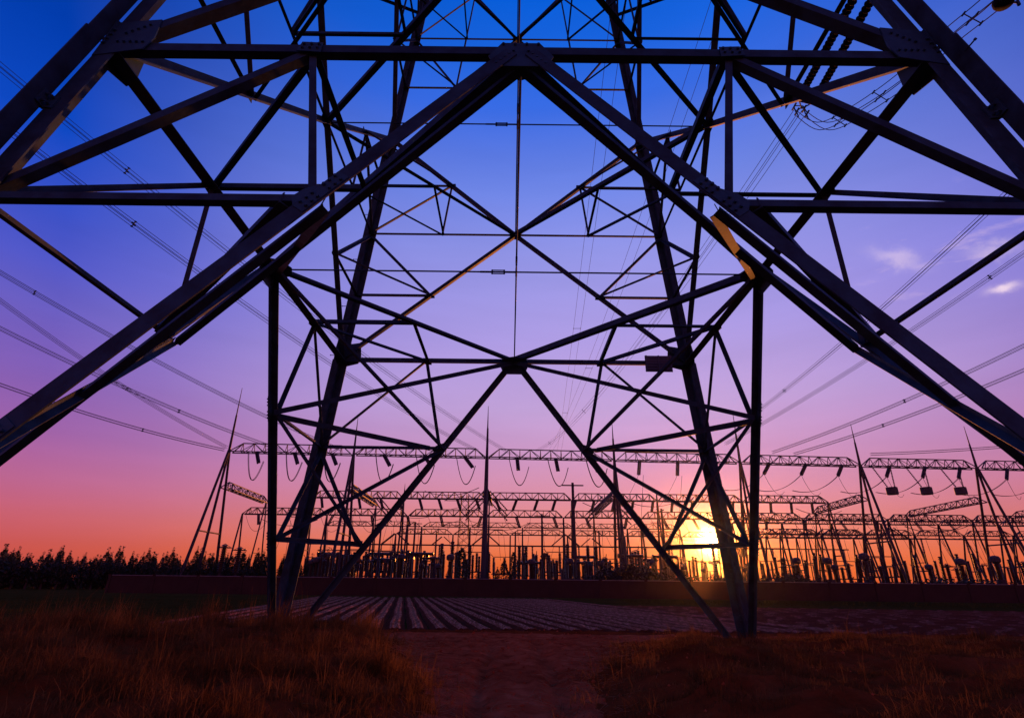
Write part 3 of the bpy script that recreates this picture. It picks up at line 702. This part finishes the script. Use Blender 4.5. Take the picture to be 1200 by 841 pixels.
for i in range(64):
    x = -150 + i * 1.5 + random.uniform(-.6, .6); y = (84.5 if x < -84 else 84.5 + (x + 84) * 1.0) + random.uniform(0, 1.5)
    tree('shrub', random.choice(SHR), (x, y, 0), 1.15, 'low dark bush in the thick hedge along the foot of the poplars', 'shrub', 'hedge at the foot of the poplars', 1.5)
tree('cypress_tree', CYP[0], (-8.4, 90, 0), 1.25, 'dark rounded cypress left of the central gantry column', 'tree', None, 1.12)
tree('cypress_tree', CYP[1], (-1.0, 88, 0), .95, 'dark cypress just right of the central gantry column', 'tree', None, .80)
tree('cypress_tree', CYP[0], (.6, 89, 0), .95, 'taller dark cypress second to the right of the central gantry column', 'tree', None, 1.02)
for i in range(20):
    x = 11 + i * 1.75 + random.uniform(-.4, .4); s = .5 + .75 * math.sin(PI * min(1, (i + 1) / 9)) if i < 9 else random.uniform(.6, .85)
    tree('shrub', random.choice(SHR), (x, 73 + random.uniform(0, 5), 0), s * 1.15, 'dark leafy shrub in the clump behind the wall, left of the sun', 'shrub', 'shrubs behind the wall', s * 1.2, True)
for i in range(22):
    x = 38 + i * 3.6 + random.uniform(-1, 1); s = random.uniform(.8, 1.15)
    tree('shrub', random.choice(SHR), (x, 76 + random.uniform(0, 16), 0), s * 1.2, 'dark shrub behind the wall ' + ('just right of the sun' if x < 60 else 'among the leaning legs at the right' if x < 90 else 'at the right edge'), 'shrub', 'shrubs behind the right part of the wall', s, True)

# ================================================================== SWITCHYARD
def truss(mb, A, B, w, h, bay, r, taper=True):
    """triangular lattice beam, two lower chords and one upper"""
    A = Vector(A); B = Vector(B); d = (B - A); L = d.length; d.normalize(); s = d.cross(Vector((0, 0, 1))).normalized(); up = Vector((0, 0, 1))
    n = max(3, int(round(L / bay))); st = L / n; tp = 1 if taper else 0
    lo = lambda k, q: A + d * (st * k) + s * (q * w / 2)
    hi = lambda k: A + d * (st * k) + up * h
    for q in (-1, 1): mb.tube(lo(0, q), lo(n, q), r, n=4)
    mb.tube(hi(tp), hi(n - tp), r, n=4)
    if taper:
        for q in (-1, 1): mb.tube(lo(0, q), hi(1), r * .9, n=4); mb.tube(lo(n, q), hi(n - 1), r * .9, n=4)
    for k in range(tp, n - tp + 1):
        for q in (-1, 1): mb.tube(lo(k, q), hi(k), r * .6, n=3, caps=False)
        mb.tube(lo(k, -1), lo(k, 1), r * .6, n=3, caps=False)
    for k in range(tp, n - tp):
        for q in (-1, 1): mb.tube(lo(k, q) if k % 2 else lo(k + 1, q), hi(k + 1) if k % 2 else hi(k), r * .6, n=3, caps=False)
        mb.tube(lo(k, -1), lo(k + 1, 1), r * .5, n=3, caps=False)
def gbeam(parent, A, B, w=1.7, h=1.9, bay=2.35, r=.10, taper=True):
    mb = MB(); truss(mb, A, B, w, h, bay, r, taper); mb.obj('lattice_beam', M_FAR, parent)
def column(parent, top, spread, base_c=None, r=.24, mast=0, tie=11, extra=True):
    """A-frame of tubular legs standing fore and aft, with an optional mast"""
    top = Vector(top); bc = Vector(base_c) if base_c else Vector((top.x, top.y, 0)); legs = []
    fy = [-spread, spread] + ([-spread * .1] if extra else [])
    for k in fy:
        ft = bc + Vector((0, k, -.3)); mb = MB(); mb.tube(ft, top + Vector((0, k * .03, 0)), r, r * .75, 8)
        mb.obj('column_leg', M_FAR, parent)
    if tie:
        t = tie / top.z; a = lerp(bc + Vector((0, -spread, 0)), top, t); b = lerp(bc + Vector((0, spread, 0)), top, t)
        mb = MB(); mb.tube(a, b, r * .5); mb.obj('cross_tie', M_FAR, parent)
    if mast:
        mb = MB(); mz = mast; mb.tube(top, (top.x, top.y, top.z + (mz - top.z) * .55), min(r, .36) * .9, min(r, .36) * .6, 6)
        mb.tube((top.x, top.y, top.z + (mz - top.z) * .55), (top.x, top.y, mz), min(r, .36) * .45, .05, 5); mb.obj('lightning_mast', M_FAR, parent)
GX = [(-62.5, 109.5, 43.0), (-35.3, 111, 36.6), (-5.5, 112.5, 40.2), (23.6, 114, 37.0), (53.0, 115.5, 40.5), (82.0, 117.5, 38.2), (110.6, 119, 38.4), (140, 120.5, 38)]
g1 = thing('switchyard_gantry', 'tall front gantry of A-shaped columns joined by a long lattice beam with lightning masts', 'gantry', (0, 112, 0))
g1i = -Vector(g1.location)
class Off:
    pass
def shifted(parent, fn_):
    n0 = set(bpy.data.objects)
    fn_()
    for o in set(bpy.data.objects) - n0:
        if o.parent == parent: o.location = Vector(o.location) - Vector(parent.location)
def build_g1():
    for i, (x, y, mz) in enumerate(GX):
        column(g1, (x, y, 28.3), 7.4 if i != 2 else 5, (x - (1.0 if i == 0 else 0) + (1.0 if i >= 6 else 0), y, 0), mast=mz, r=.33 if i != 2 else .5, extra=True)
    for i in range(len(GX) - 1):
        a, b2 = GX[i], GX[i + 1]; gbeam(g1, (a[0] + .4, a[1], 28.0), (b2[0] - .4, b2[1], 28.0), 1.8, 2.0, 2.3, .15)
    # side beams running back from each column
    for i, ex in ((0, 133), (1, 137), (2, 134), (3, 150), (5, 141), (6, 147), (7, 147)):
        x, y, _ = GX[i]; gbeam(g1, (x, y + 1, 20.4), (x, ex, 20.0), 1.6, 1.5, 1.9, .14)
        column(g1, (x, ex, 20.2), 4.5, r=.2, tie=8, extra=False)
shifted(g1, build_g1)
def gantry(label, xs, Y, zb, w, h, bay, r, spread, mast=None, cr=.2, skip=()):
    g = thing('switchyard_gantry', label, 'gantry', (xs[0], Y, 0))
    def f():
        for i, x in enumerate(xs):
            if i in skip: continue
            column(g, (x, Y, zb), spread, r=cr, mast=(mast[i] if mast else 0), extra=False, tie=zb * .4)
        for a, b2 in zip(xs[:-1], xs[1:]): gbeam(g, (a + .3, Y, zb), (b2 - .3, Y, zb), w, h, bay, r, True)
    shifted(g, f); return g
gantry('rear high gantry whose beam runs just under the front gantry beam', [-65, -35, -8, 20, 48, 76, 104], 173, 27.2, 2.0, 2.2, 2.1, .20, 4.5, [0, 32, 0, 0, 31, 0, 0], .34)
gantry('middle gantry with a lower lattice beam crossing the whole switchyard', [-76, -52, -29, -7, 15, 37, 60, 83, 107, 131, 155], 150, 19.2, 1.6, 1.8, 1.8, .17, 3.6, None, .28)
gantry('low back gantry seen small between the central columns', [-40, -20, 0, 20, 40, 60, 80, 100, 120, 140], 190, 17.5, 1.6, 1.7, 2.4, .18, 3.5, None, .3)
gantry('low gantry with hanging bars left and right of the central column', [-46, -34, -22, -10, 3, 16, 29, 42], 131, 14.6, 1.1, 1.1, 1.6, .10, 3.4, None, .2)
gantry('right-hand low gantry with close-set leaning legs', [62, 74, 86, 98, 110, 122, 134], 128, 13.5, 1.2, 1.2, 1.7, .12, 4.0, None, .24)
gantry('right-hand rear gantry behind the leaning legs', [58, 71, 84, 97, 112, 128, 145], 138, 17.0, 1.3, 1.4, 1.8, .14, 4.2, None, .26)
gantry('lowest right-hand gantry standing nearest the wall', [47, 55, 63.5, 72], 106, 11.5, 1.0, 1.1, 1.5, .10, 3.0, None, .2)

# strings hanging from the beams
def far_string(A, B, label, group, r=.17):
    A = Vector(A); B = Vector(B); d = B - A; L = d.length; d.normalize(); s = thing('suspension_insulator', label, 'insulator', A, group)
    for q in (-.22, .22):
        sdv = d.cross(Vector((0, 1, 0))).normalized() * q; mb = MB(); n = int(L / .28)
        for k in range(n):
            mb.tube(sdv + d * (L * k / n), sdv + d * (L * (k + .6) / n), r * 1.1, r * 1.3, 6)
        mb.obj('insulator_stack', M_PORC, s)
    mb = MB(); mb.tube((0, 0, 0), d * L, .05, n=4); mb.tube(d * L - Vector((.35, 0, 0)), d * L + Vector((.35, 0, 0)), .07, n=4); mb.obj('end_fitting', M_FAR, s)
    return s
def beam_y(x): return np.interp(x, [g[0] for g in GX], [g[1] for g in GX])
def droop(A, B, sag, label, group, r=.05, sub=2, N=14):
    A = Vector(A); B = Vector(B); t = thing('slack_cable', label, 'cable', (A + B) / 2, group); o0 = (A + B) / 2
    for k in range(sub):
        off = Vector((0, (k - (sub - 1) / 2) * .4, 0)); mb = MB()
        mb.path([A.lerp(B, i / N) + off - Vector((0, 0, 4 * sag * (i / N) * (1 - i / N))) - o0 for i in range(N + 1)], r, 4); mb.obj('conductor', M_WIRE, t)
    return t
JG = 'jumper loops hanging under the front gantry beam'; SGp = 'insulator strings under the front gantry beam'
for i in range(7):
    a, b2 = GX[i], GX[i + 1]; wd = b2[0] - a[0]
    for k in range(3):
        x = a[0] + wd * (.2 + .3 * k); y = float(beam_y(x)); zt = 28.0
        lean = -1.6 if i < 2 else (-.2 if i == 2 else 1.0)
        side = 'left of' if x < -6 else 'right of'
        if i <= 2:
            far_string((x + 1.0, y - .9, zt - .1), (x + 1.0 - lean * 1.3, y - 3.6, zt - (3.0 if i < 2 else 3.4)), 'dark insulator string under the left half of the front gantry beam', SGp)
            droop((x - .8, y - .9, zt - .2), (x + 3.6, y - 2.5, zt - 2.4), 5.0, 'U-shaped cable loop hanging under the left half of the front gantry beam', JG, .075)
        elif i == 3:
            far_string((x - .2, y - .9, zt), (x - .8, y - 1.4, zt - 3.4), 'dark insulator string under the front gantry beam just right of its centre', SGp)
            droop((x - .8, y - 1.2, zt - 3.4), (x - 4.2, y + 8, zt - 10), .8, 'thin cable dropping from an insulator right of the central column', 'dropper cables right of the centre', .04, 1)
            droop((x + .3, y - 1.2, zt - 3.4), (x + .5, y + 8, zt - 17), .1, 'thin vertical cable dropping from an insulator right of the central column', 'dropper cables right of the centre', .04, 1)
        else:
            far_string((x + .8, y - .9, zt), (x - 1.7, y - 2.6, zt - 2.8), 'dark slanting insulator string under the front gantry beam, right of the sun', SGp)
            droop((x - 1.7, y - 2.6, zt - 2.8), (x - 1.7 - wd * .3, y + 2, zt - 5.5), 1.6, 'shallow cable loop under the right part of the front gantry beam', 'shallow loops right of the sun', .045)
            droop((x - 1.7, y - 2.6, zt - 2.8), (x + 4.5, y + 2, zt - 6.0), 2.2, 'slack cable falling from a slanting insulator right of the sun', 'shallow loops right of the sun', .045, 1)
for i in range(3, 7):
    pass
# line traps hanging on V strings
for k, (nm) in enumerate(('leftmost', 'middle', 'rightmost')):
    p = atY(1045.5 + 40.2 * k, 575, 117.5); t = thing('line_trap', nm + ' of three dark box-like line traps hanging in a row under the right gantry beam', 'line trap', p, 'three hanging line traps')
    mb = MB(); mb.lathe([(.3, -.85), (1.15, -.8), (1.2, -.7), (1.2, .7), (1.15, .8), (.3, .85)], 20); mb.obj('coil_drum', M_TRAP, t, False)
    mb = MB()
    for q in (-.75, .75): mb.box((0, 0, q), (1.25, .08, .06)); mb.box((0, 0, q), (.08, 1.25, .06))
    mb.obj('spider', M_FAR, t)
    for q, xx in ((-1, -3.4), (1, .9)):
        mb = MB(); A = Vector((xx, 0, 28.0 - p.z)); Bq = Vector((q * .85, 0, .85)); n = 14
        for j in range(n): mb.tube(A.lerp(Bq, j / n), A.lerp(Bq, (j + .6) / n), .16, .18, 6)
        mb.tube(A, Bq, .05, n=4); mb.obj('hanger_string', M_PORC, t)
# strings of rear gantry
for k in range(26):
    x = -62 + k * 6.4 + random.uniform(-.5, .5)
    far_string((x, 172, 27), (x + (1.4 if x < 0 else -1.2), 170, 23.6), 'short insulator string under the rear gantry beam', 'insulator strings of the rear gantry', .2)
for k in range(20):
    x = -70 + k * 10.2 + random.uniform(-1, 1)
    far_string((x, 149, 19), (x + random.choice((-1, 1)) * .9, 148, 16.2), 'short insulator string under the middle gantry beam', 'insulator strings of the middle gantry', .16)
    droop((x - 3.5, 149, 18.8), (x + 3.5, 147, 17.0), 3.4, 'small cable loop under the middle gantry beam', 'loops of the middle gantry', .05, 1)
# groups of slanting strings each side of columns (seen as fans of parallel bars)
for cx, sgn, yy in ((-5.5, -1, 118), (-5.5, 1, 118), (-33.0, 1, 124), (22.8, -1, 124), (24.0, 1, 124)):
    fan = thing('brace_fan', 'fan of parallel slanting bars ' + ('left' if sgn < 0 else 'right') + ' of ' + {-5.5: 'the central gantry column', -33.0: 'the second gantry column from the left', 22.8: 'the fourth gantry column', 24.0: 'the fourth gantry column'}[cx], 'brace', (cx, yy, 18), 'slanting bars beside the columns')
    for k in range(3):
        mb = MB(); A = Vector((sgn * .7, k * .3, 3.4 - k * 1.1)); Bq = A + Vector((sgn * 4.1, 0, -4.3)); n = 12
        for j in range(n): mb.tube(A.lerp(Bq, j / n), A.lerp(Bq, (j + .7) / n), .17, .17, 6)
        mb.tube(A, Bq, .08, n=4); mb.obj('insulator_bar', M_PORC, fan)
# tubular busbars
def busbar(label, x0, x1, y, zz, peaks):
    t = thing('busbar', label, 'busbar', ((x0 + x1) / 2, y, 0)); cx = (x0 + x1) / 2; mb = MB(); mb.tube((x0 - cx, 0, zz), (x1 - cx, 0, zz), .16, n=6); mb.obj('tube', M_WIRE, t)
    for p in peaks:
        mb = MB()
        for s in (-1, 1):
            for dy in (-.5, .5): mb.tube((p - cx + s * .3, dy, zz + 2.4), (p - cx + s * 3.1, dy, zz + .1), .13, n=5)
        mb.obj('raised_jumper', M_WIRE, t)
    x = x0 + 1
    while x < x1:
        mb = MB(); mb.lathe([(.3, 0), (.3, .1), (.16, .12), (.14, zz - 3)], 6, (x - cx, 0, 0)); mb.obj('support_post', M_FAR, t)
        mb = MB(); zb = zz - 3
        for j in range(9): mb.lathe([(.13, zb + j * .33), (.24, zb + j * .33 + .1), (.13, zb + j * .33 + .3)], 7, (x - cx, 0, 0))
        mb.obj('insulator_stack', M_PORC, t); x += 10.5
busbar('long thin horizontal busbar pipe low across the centre of the switchyard', -38, 62, 120, 9.6, (-26, -5.5, 12.5))
busbar('upper horizontal busbar pipe on the right of the switchyard', 64, 150, 124, 12.4, (90,))
busbar('rear horizontal busbar pipe seen between posts behind the central column', -60, 100, 160, 12.0, (-20, 24, 70))

# standing equipment: five kinds, each built once and copied with its parts
def proto(kind):
    parts = []
    def P(nm, mb, mt): parts.append((nm, mb.me(nm, mt, False)))
    if kind == 'post_insulator':
        mb = MB(); mb.lathe([(.28, -.2), (.28, .1), (.17, .14), (.16, 2.6), (.3, 2.62), (.3, 2.7)], 8); P('pedestal', mb, M_FAR)
        mb = MB(); mb.lathe([(.2, 2.7)] + [(r_, 2.7 + j * .25 + o_) for j in range(17) for r_, o_ in ((.17, .02), (.30, .10), (.17, .2))] + [(.15, 7.0)], 8); P('insulator_stack', mb, M_PORC)
        mb = MB(); mb.lathe([(.2, 7.0), (.22, 7.3), (.08, 7.35)], 8); P('cap', mb, M_FAR)
    if kind == 'current_transformer':
        mb = MB(); 
        for a in (-.3, .3):
            for b2 in (-.3, .3): mb.box((a, b2, 1.2), (.06, .06, 1.4))
        mb.box((0, 0, 2.5), (.45, .45, .06)); mb.box((0, 0, 2.9), (.4, .4, .35)); P('stand', mb, M_FAR)
        mb = MB(); mb.lathe([(.3, 3.2)] + [(r_, 3.2 + j * .24 + o_) for j in range(12) for r_, o_ in ((.26, .02), (.42, .1), (.26, .2))], 8); P('insulator_stack', mb, M_PORC)
        mb = MB(); mb.lathe([(.35, 6.1), (.62, 6.3), (.65, 6.9), (.5, 7.25), (.15, 7.4)], 12); P('head', mb, M_TRAP)
    if kind == 'surge_arrester':
        mb = MB(); mb.lathe([(.3, -.2), (.3, .1), (.15, .12), (.15, 2.3), (.35, 2.32), (.35, 2.4)], 8); P('pedestal', mb, M_FAR)
        mb = MB(); mb.lathe([(.2, 2.4)] + [(r_, 2.4 + j * .28 + o_) for j in range(13) for r_, o_ in ((.2, .02), (.34, .12), (.2, .22))], 8); P('insulator_stack', mb, M_PORC)
        mb = MB()
        for k in range(12):
            a, b2 = 2 * PI * k / 12, 2 * PI * (k + 1) / 12; mb.tube((math.cos(a) * .7, math.sin(a) * .7, 5.6), (math.cos(b2) * .7, math.sin(b2) * .7, 5.6), .06, n=5)
        for k in range(4): mb.tube((math.cos(k * PI / 2) * .7, math.sin(k * PI / 2) * .7, 5.6), (0, 0, 6.15), .03, n=4)
        P('grading_ring', mb, M_WIRE)
    if kind == 'disconnector':
        mb = MB()
        for a in (-1.4, 1.4): mb.tube((a, 0, -.2), (a, 0, 3), .16, .13, 6)
        mb.box((0, 0, 3.05), (1.9, .14, .1)); P('frame', mb, M_FAR)
        for a in (-1.6, 0, 1.6):
            mb = MB(); mb.lathe([(.15, 3.1)] + [(r_, 3.1 + j * .26 + o_) for j in range(12) for r_, o_ in ((.13, .02), (.24, .1), (.13, .2))], 7, (a, 0, 0)); P('insulator_stack', mb, M_PORC)
        mb = MB(); mb.tube((-1.7, 0, 6.3), (1.7, 0, 6.3), .07); mb.tube((-1.7, 0, 6.3), (-2.0, 0, 6.8), .05); P('blade', mb, M_WIRE)
    if kind == 'circuit_breaker':
        mb = MB(); mb.box((0, 0, .9), (.7, .4, 1.1)); mb.box((0, 0, 2.2), (.3, .3, .3)); P('control_box', mb, M_TRAP)
        mb = MB(); mb.lathe([(.25, 2.5)] + [(r_, 2.5 + j * .26 + o_) for j in range(15) for r_, o_ in ((.2, .02), (.33, .1), (.2, .2))], 8); P('insulator_stack', mb, M_PORC)
        mb = MB(); mb.tube((-1.7, 0, 7.0), (1.7, 0, 7.0), .3, n=8); mb.tube((-1.9, 0, 7.0), (-1.7, 0, 7.0), .45, n=8); mb.tube((1.7, 0, 7.0), (1.9, 0, 7.0), .45, n=8); mb.box((0, 0, 6.7), (.3, .3, .3)); P('interrupter', mb, M_PORC)
    if kind == 'service_pole':
        mb = MB(); mb.tube((0, 0, -.2), (0, 0, 11.5), .17, .11, 7); P('pole', mb, M_FAR)
        mb = MB(); mb.box((0, 0, 11.2), (.9, .06, .06)); P('crossbar', mb, M_FAR)
    return parts
PROTO = {k: proto(k) for k in ('post_insulator', 'current_transformer', 'surge_arrester', 'disconnector', 'circuit_breaker', 'service_pole')}
DESC = {'post_insulator': ('slender brown post insulator on pedestal,', 'insulator'), 'current_transformer': ('current transformer with bulging head,', 'transformer'),
        'surge_arrester': ('surge arrester with a ring on top,', 'surge arrester'), 'disconnector': ('three-post disconnector switch with thin bar,', 'switch'),
        'circuit_breaker': ('T-shaped circuit breaker on box,', 'circuit breaker'), 'service_pole': ('thin tapering pole with short crossbar,', 'pole')}
def equip(kind, x, y, s=1.0, where='', rz=None):
    de, ca_ = DESC[kind]; t = thing(kind, de + ' ' + where, ca_, (x, y, 0), kind.replace('_', ' ') + 's ' + where)
    t.rotation_euler = (0, 0, rz if rz is not None else random.choice((0, 0, PI / 2))); t.scale = (s * 1.35, s * 1.35, s)
    for nm, me in PROTO[kind]: link(nm, me, t)
def row(y, x0, x1, step, kinds, s0, s1, where):
    x = x0
    while x < x1:
        equip(random.choice(kinds), x + random.uniform(-.5, .5), y + random.uniform(-1, 1), random.uniform(s0, s1), where)
        x += step * random.uniform(.75, 1.25)
row(100, -38, -8, 1.15, ['post_insulator', 'post_insulator', 'post_insulator', 'current_transformer', 'disconnector'], .68, .92, 'front row left of centre')
row(100, 2.5, 40, 1.25, ['post_insulator', 'post_insulator', 'post_insulator', 'current_transformer', 'disconnector'], .62, .85, 'front row right of centre')
row(118, -42, -9, 1.6, ['post_insulator', 'post_insulator', 'surge_arrester', 'surge_arrester', 'circuit_breaker'], .85, 1.1, 'second row left of centre')
row(118, 1, 48, 1.8, ['post_insulator', 'post_insulator', 'surge_arrester', 'surge_arrester', 'circuit_breaker'], .85, 1.1, 'second row right of centre')
row(128, -46, -6, 1.9, ['surge_arrester', 'post_insulator', 'disconnector'], 1.1, 1.5, 'in the third row left of centre')
row(128, 2, 50, 2.2, ['surge_arrester', 'post_insulator', 'disconnector'], 1.1, 1.5, 'in the third row right of centre')
row(142, -48, 60, 2.6, ['post_insulator', 'disconnector', 'circuit_breaker'], 1.0, 1.3, 'in the rear row of the switchyard')
row(98, 44, 92, 2.0, ['post_insulator', 'surge_arrester', 'current_transformer'], .75, 1.05, 'in the front row at the right')
row(114, 56, 128, 2.2, ['post_insulator', 'disconnector', 'surge_arrester'], .9, 1.25, 'in the second row at the right')
for x, y, s in ((-15.3, 108, 1.0), (-20.5, 112, 1.2), (-26, 104, 1.1)): equip('service_pole', x, y, s, 'rising above the left front row')
for x, y, s in ((13.2, 108, 1.9), (7.5, 125, 1.5), (35.5, 122, 1.6), (26.5, 126, 1.35), (1.0, 106, 1.0), (18.5, 109, 1.05), (30, 105, 1.2)): equip('service_pole', x, y, s, 'rising above the right front row')
for x, y, s in ((-56.6, 104, .95), (-54.0, 105, .9)): equip('surge_arrester', x, y, s * 1.45, 'standing alone in front of the poplars')
# a far lattice tower with arms, left of the centre
ft = thing('distant_pylon', 'slim lattice pylon with short arms far behind the switchyard, left of the central column', 'pylon', (-17.5, 205, 0)); mb = MB()
for a in (-1, 1):
    for b2 in (-1, 1): mb.tube((a * 2.6, b2 * 2.6, 0), (a * 1.3, b2 * 1.3, 33), .16, n=4)
zz = 0
while zz < 32:
    w0 = 2.6 - 1.3 * zz / 33; w1 = 2.6 - 1.3 * (zz + 3) / 33
    for b2 in (-1, 1): mb.tube((-w0, b2 * w0, zz), (w1, b2 * w1, zz + 3), .09, n=3); mb.tube((w0, b2 * w0, zz), (-w1, b2 * w1, zz + 3), .09, n=3)
    zz += 3
mb.obj('lattice_body', M_FAR, ft)
for zz in (22, 27, 31):
    mb = MB()
    for b2 in (-1, 1): mb.tube((-8, 0, zz), (8, 0, zz), .12, n=4); mb.tube((b2 * 8, 0, zz), (b2 * 1.4, 0, zz + 1.8), .1, n=4)
    mb.obj('arm', M_FAR, ft)
# long slack cables strung through the yard
for k in range(16):
    x0 = -58 + k * 12.5; yy = 122 + (k % 3) * 12; zz = 15 + (k % 4) * 2.3
    droop((x0, yy, zz), (x0 + 13, yy + random.uniform(-3, 3), zz + random.uniform(-1, 1)), 1.4, 'slack cable strung between gantries ' + ('at the left' if k < 5 else 'in the middle' if k < 9 else 'at the right') + ' of the switchyard', 'slack cables strung through the switchyard', .045, 2)
for k in range(64):
    x = -55 + k * 3 + random.uniform(-1, 1); y = 118 + random.uniform(0, 30); zt = random.uniform(13, 18)
    droop((x, y, zt), (x + random.uniform(-2, 2), y - 4, random.uniform(6, 8)), .4, 'thin dropper cable falling to the equipment, ' + ('left of the central column' if x < -6 else 'between the central column and the sun' if x < 38 else 'right of the sun'), 'droppers in the switchyard', .04, 1, 8)

# ================================================================== GRASS
def blades(name, pts, hmin, hmax, wd, bend, mt, seed, lean=(0, 0)):
    r = np.random.RandomState(seed); n = len(pts); P = np.asarray(pts)
    cn_ = np.array([mn.noise(Vector((p[0] * 1.9, p[1] * 1.9, 5.5))) + .6 * mn.noise(Vector((p[0] * 4.5, p[1] * 4.5, 2.5))) for p in pts])
    h = r.uniform(hmin, hmax, n) * r.uniform(.5, 1, n) * np.clip(.75 + 1.5 * cn_, .22, 1.7); a = r.uniform(0, 2 * PI, n); ba = r.uniform(0, 2 * PI, n); bd = np.abs(r.normal(0, bend, n)) * h
    dirx, diry = np.cos(a) * wd, np.sin(a) * wd
    bx, by = np.cos(ba) * bd + lean[0] * h, np.sin(ba) * bd + lean[1] * h
    V = np.zeros((n, 5, 3))
    for k, (t, ww) in enumerate(((0, 1), (0, -1), (.55, .8), (.55, -.8), (1, 0))):
        V[:, k, 0] = P[:, 0] + dirx * ww + bx * t ** 2; V[:, k, 1] = P[:, 1] + diry * ww + by * t ** 2
        V[:, k, 2] = P[:, 2] - .03 + h * t * (1 - .35 * np.minimum(1.2, bd / h) * t)
    me = bpy.data.meshes.new(name); me.vertices.add(n * 5); me.vertices.foreach_set('co', V.reshape(-1))
    base = (np.arange(n) * 5)[:, None]; tri = np.concatenate([base + [0, 1, 3], base + [0, 3, 2], base + [2, 3, 4]], 1).reshape(-1)
    me.loops.add(len(tri)); me.loops.foreach_set('vertex_index', tri.astype(np.int32)); me.polygons.add(len(tri) // 3)
    me.polygons.foreach_set('loop_start', np.arange(0, len(tri), 3, dtype=np.int32)); me.polygons.foreach_set('loop_total', np.full(len(tri) // 3, 3, dtype=np.int32))
    me.materials.append(mt); me.update(); me.validate(); o = link(name, me); o['kind'] = 'stuff'; return o
def scatter(n, x0, x1, y0, y1, dens, seed, clump=.6):
    r = random.Random(seed); out = []
    while len(out) < n:
        x = r.uniform(x0, x1); y = r.uniform(y0, y1)
        if r.random() > dens(x, y): continue
        out.append((x, y, gh(x, y) if y < 12.4 else 0))
    return out
def dm(x, y):
    ph = 0.75 + 2.1 * sm(-3, 7, y) * (1 if x < 0 else .85) + .5 * mn.noise(Vector((x * .8, y * .8, 61))); s = sm(ph - .1, ph + 1.0, abs(x)) * (1 - sm(5.8, 7.4, y))
    n = mn.noise(Vector((x * .9, y * .9, 3))); n2 = mn.noise(Vector((x * .25, y * .25, 8)))
    return max(0, s * (.85 + .5 * n + .35 * n2) + .015 * (n > .1))
def lab(o, l, c): return o
blades('grass', scatter(120000, -13, -.5, -8.2, 7.6, dm, 1), .10, .36, .0048, 1.0, M_STRAW, 2)
blades('grass', scatter(110000, .5, 14, -8.2, 7.4, dm, 3), .07, .28, .0048, 1.1, M_STRAW, 4)
blades('grass', scatter(2600, -12, -.8, -4.2, 6, lambda x, y: max(0, mn.noise(Vector((x * 1.6, y * 1.6, 77))) * 1.8 - .25) * (dm(x, y) > .2), 21), .3, .75, .006, .6, M_STRAW, 22)
blades('grass', scatter(1800, 1, 13, -4.2, 6, lambda x, y: max(0, mn.noise(Vector((x * 1.6, y * 1.6, 97))) * 1.8 - .3) * (dm(x, y) > .2), 23), .25, .6, .006, .8, M_STRAW, 24)
blades('grass', scatter(9000, -14, -4.5, 2, 10.5, lambda x, y: max(0, mn.noise(Vector((x * .7, y * .7, 20))) * 1.8), 5), .35, .85, .006, .28, M_STRAW, 6, (.05, 0))
blades('grass', scatter(26000, -46, -9.5, 7, 45, lambda x, y: .3 + mn.noise(Vector((x * .4, y * .2, 30))), 7), .08, .22, .012, .5, M_BLADE, 8)
blades('grass', scatter(9000, 12, 60, 44, 60, lambda x, y: .5, 9), .1, .3, .02, .5, M_BLADE, 10)
blades('grass', scatter(3000, 5, 22, 6, 11, lambda x, y: max(0, mn.noise(Vector((x * .7, y * .7, 40))) * 1.5), 11), .08, .25, .006, .6, M_STRAW, 12)
# straw and dead stalks lying about the edges of the track
M_LITTER = straw('pale_straw', (.30, .13, .05), (.55, .32, .15))
mb = MB(); r = random.Random(9)
for k in range(1500):
    y = r.uniform(-5, 7.5); sd_ = r.choice((-1, 1)); x = sd_ * (0.75 + 2.1 * sm(-3, 7, y)) + r.gauss(0, .45); L_ = r.uniform(.05, .32); a = r.uniform(0, 6.28)
    p0 = Vector((x, y, gh(x, y) + .012)); x1, y1 = x + math.cos(a) * L_, y + math.sin(a) * L_; p1 = Vector((x1, y1, gh(x1, y1) + r.uniform(.01, .06)))
    mb.tube(p0, p1, r.uniform(.002, .006), .002, 3, False)
o = mb.obj('straw_litter', M_LITTER); o['kind'] = 'stuff'
# clods and stones on the track
mb = MB(); r = random.Random(3)
for k in range(1400):
    y = r.uniform(-4, 10.8); x = r.gauss(0, 1.5 + .25 * (y + 4)); s = r.uniform(.006, .03) ** 1 * (1 + .05 * (y + 4)); g = gh(x, y)
    vs = [Vector((x, y, g + s * .3)) + Vector((a * s * r.uniform(.6, 1.3), b2 * s * r.uniform(.6, 1.3), c2 * s * r.uniform(.5, 1))) for a, b2, c2 in ((1, 0, 0), (-1, 0, 0), (0, 1, 0), (0, -1, 0), (0, 0, 1), (0, 0, -1))]
    mb.add(vs, [(0, 2, 4), (2, 1, 4), (1, 3, 4), (3, 0, 4), (2, 0, 5), (1, 2, 5), (3, 1, 5), (0, 3, 5)])
o = mb.obj('clods', M_ROAD); o['kind'] = 'stuff'

# ================================================================== evening haze
mb = MB(); mb.box((0, 200, 36), (760, 560, 38)); hm = bpy.data.materials.new('haze'); hm.use_nodes = True; t = hm.node_tree; t.nodes.clear()
o_ = t.nodes.new('ShaderNodeOutputMaterial'); v_ = t.nodes.new('ShaderNodeVolumePrincipled'); t.links.new(v_.outputs[0], o_.inputs['Volume'])
v_.inputs['Color'].default_value = (.95, .9, .88, 1); v_.inputs['Density'].default_value = .00005; v_.inputs['Anisotropy'].default_value = .975
hz_o = mb.obj('haze', hm); hz_o['kind'] = 'stuff'
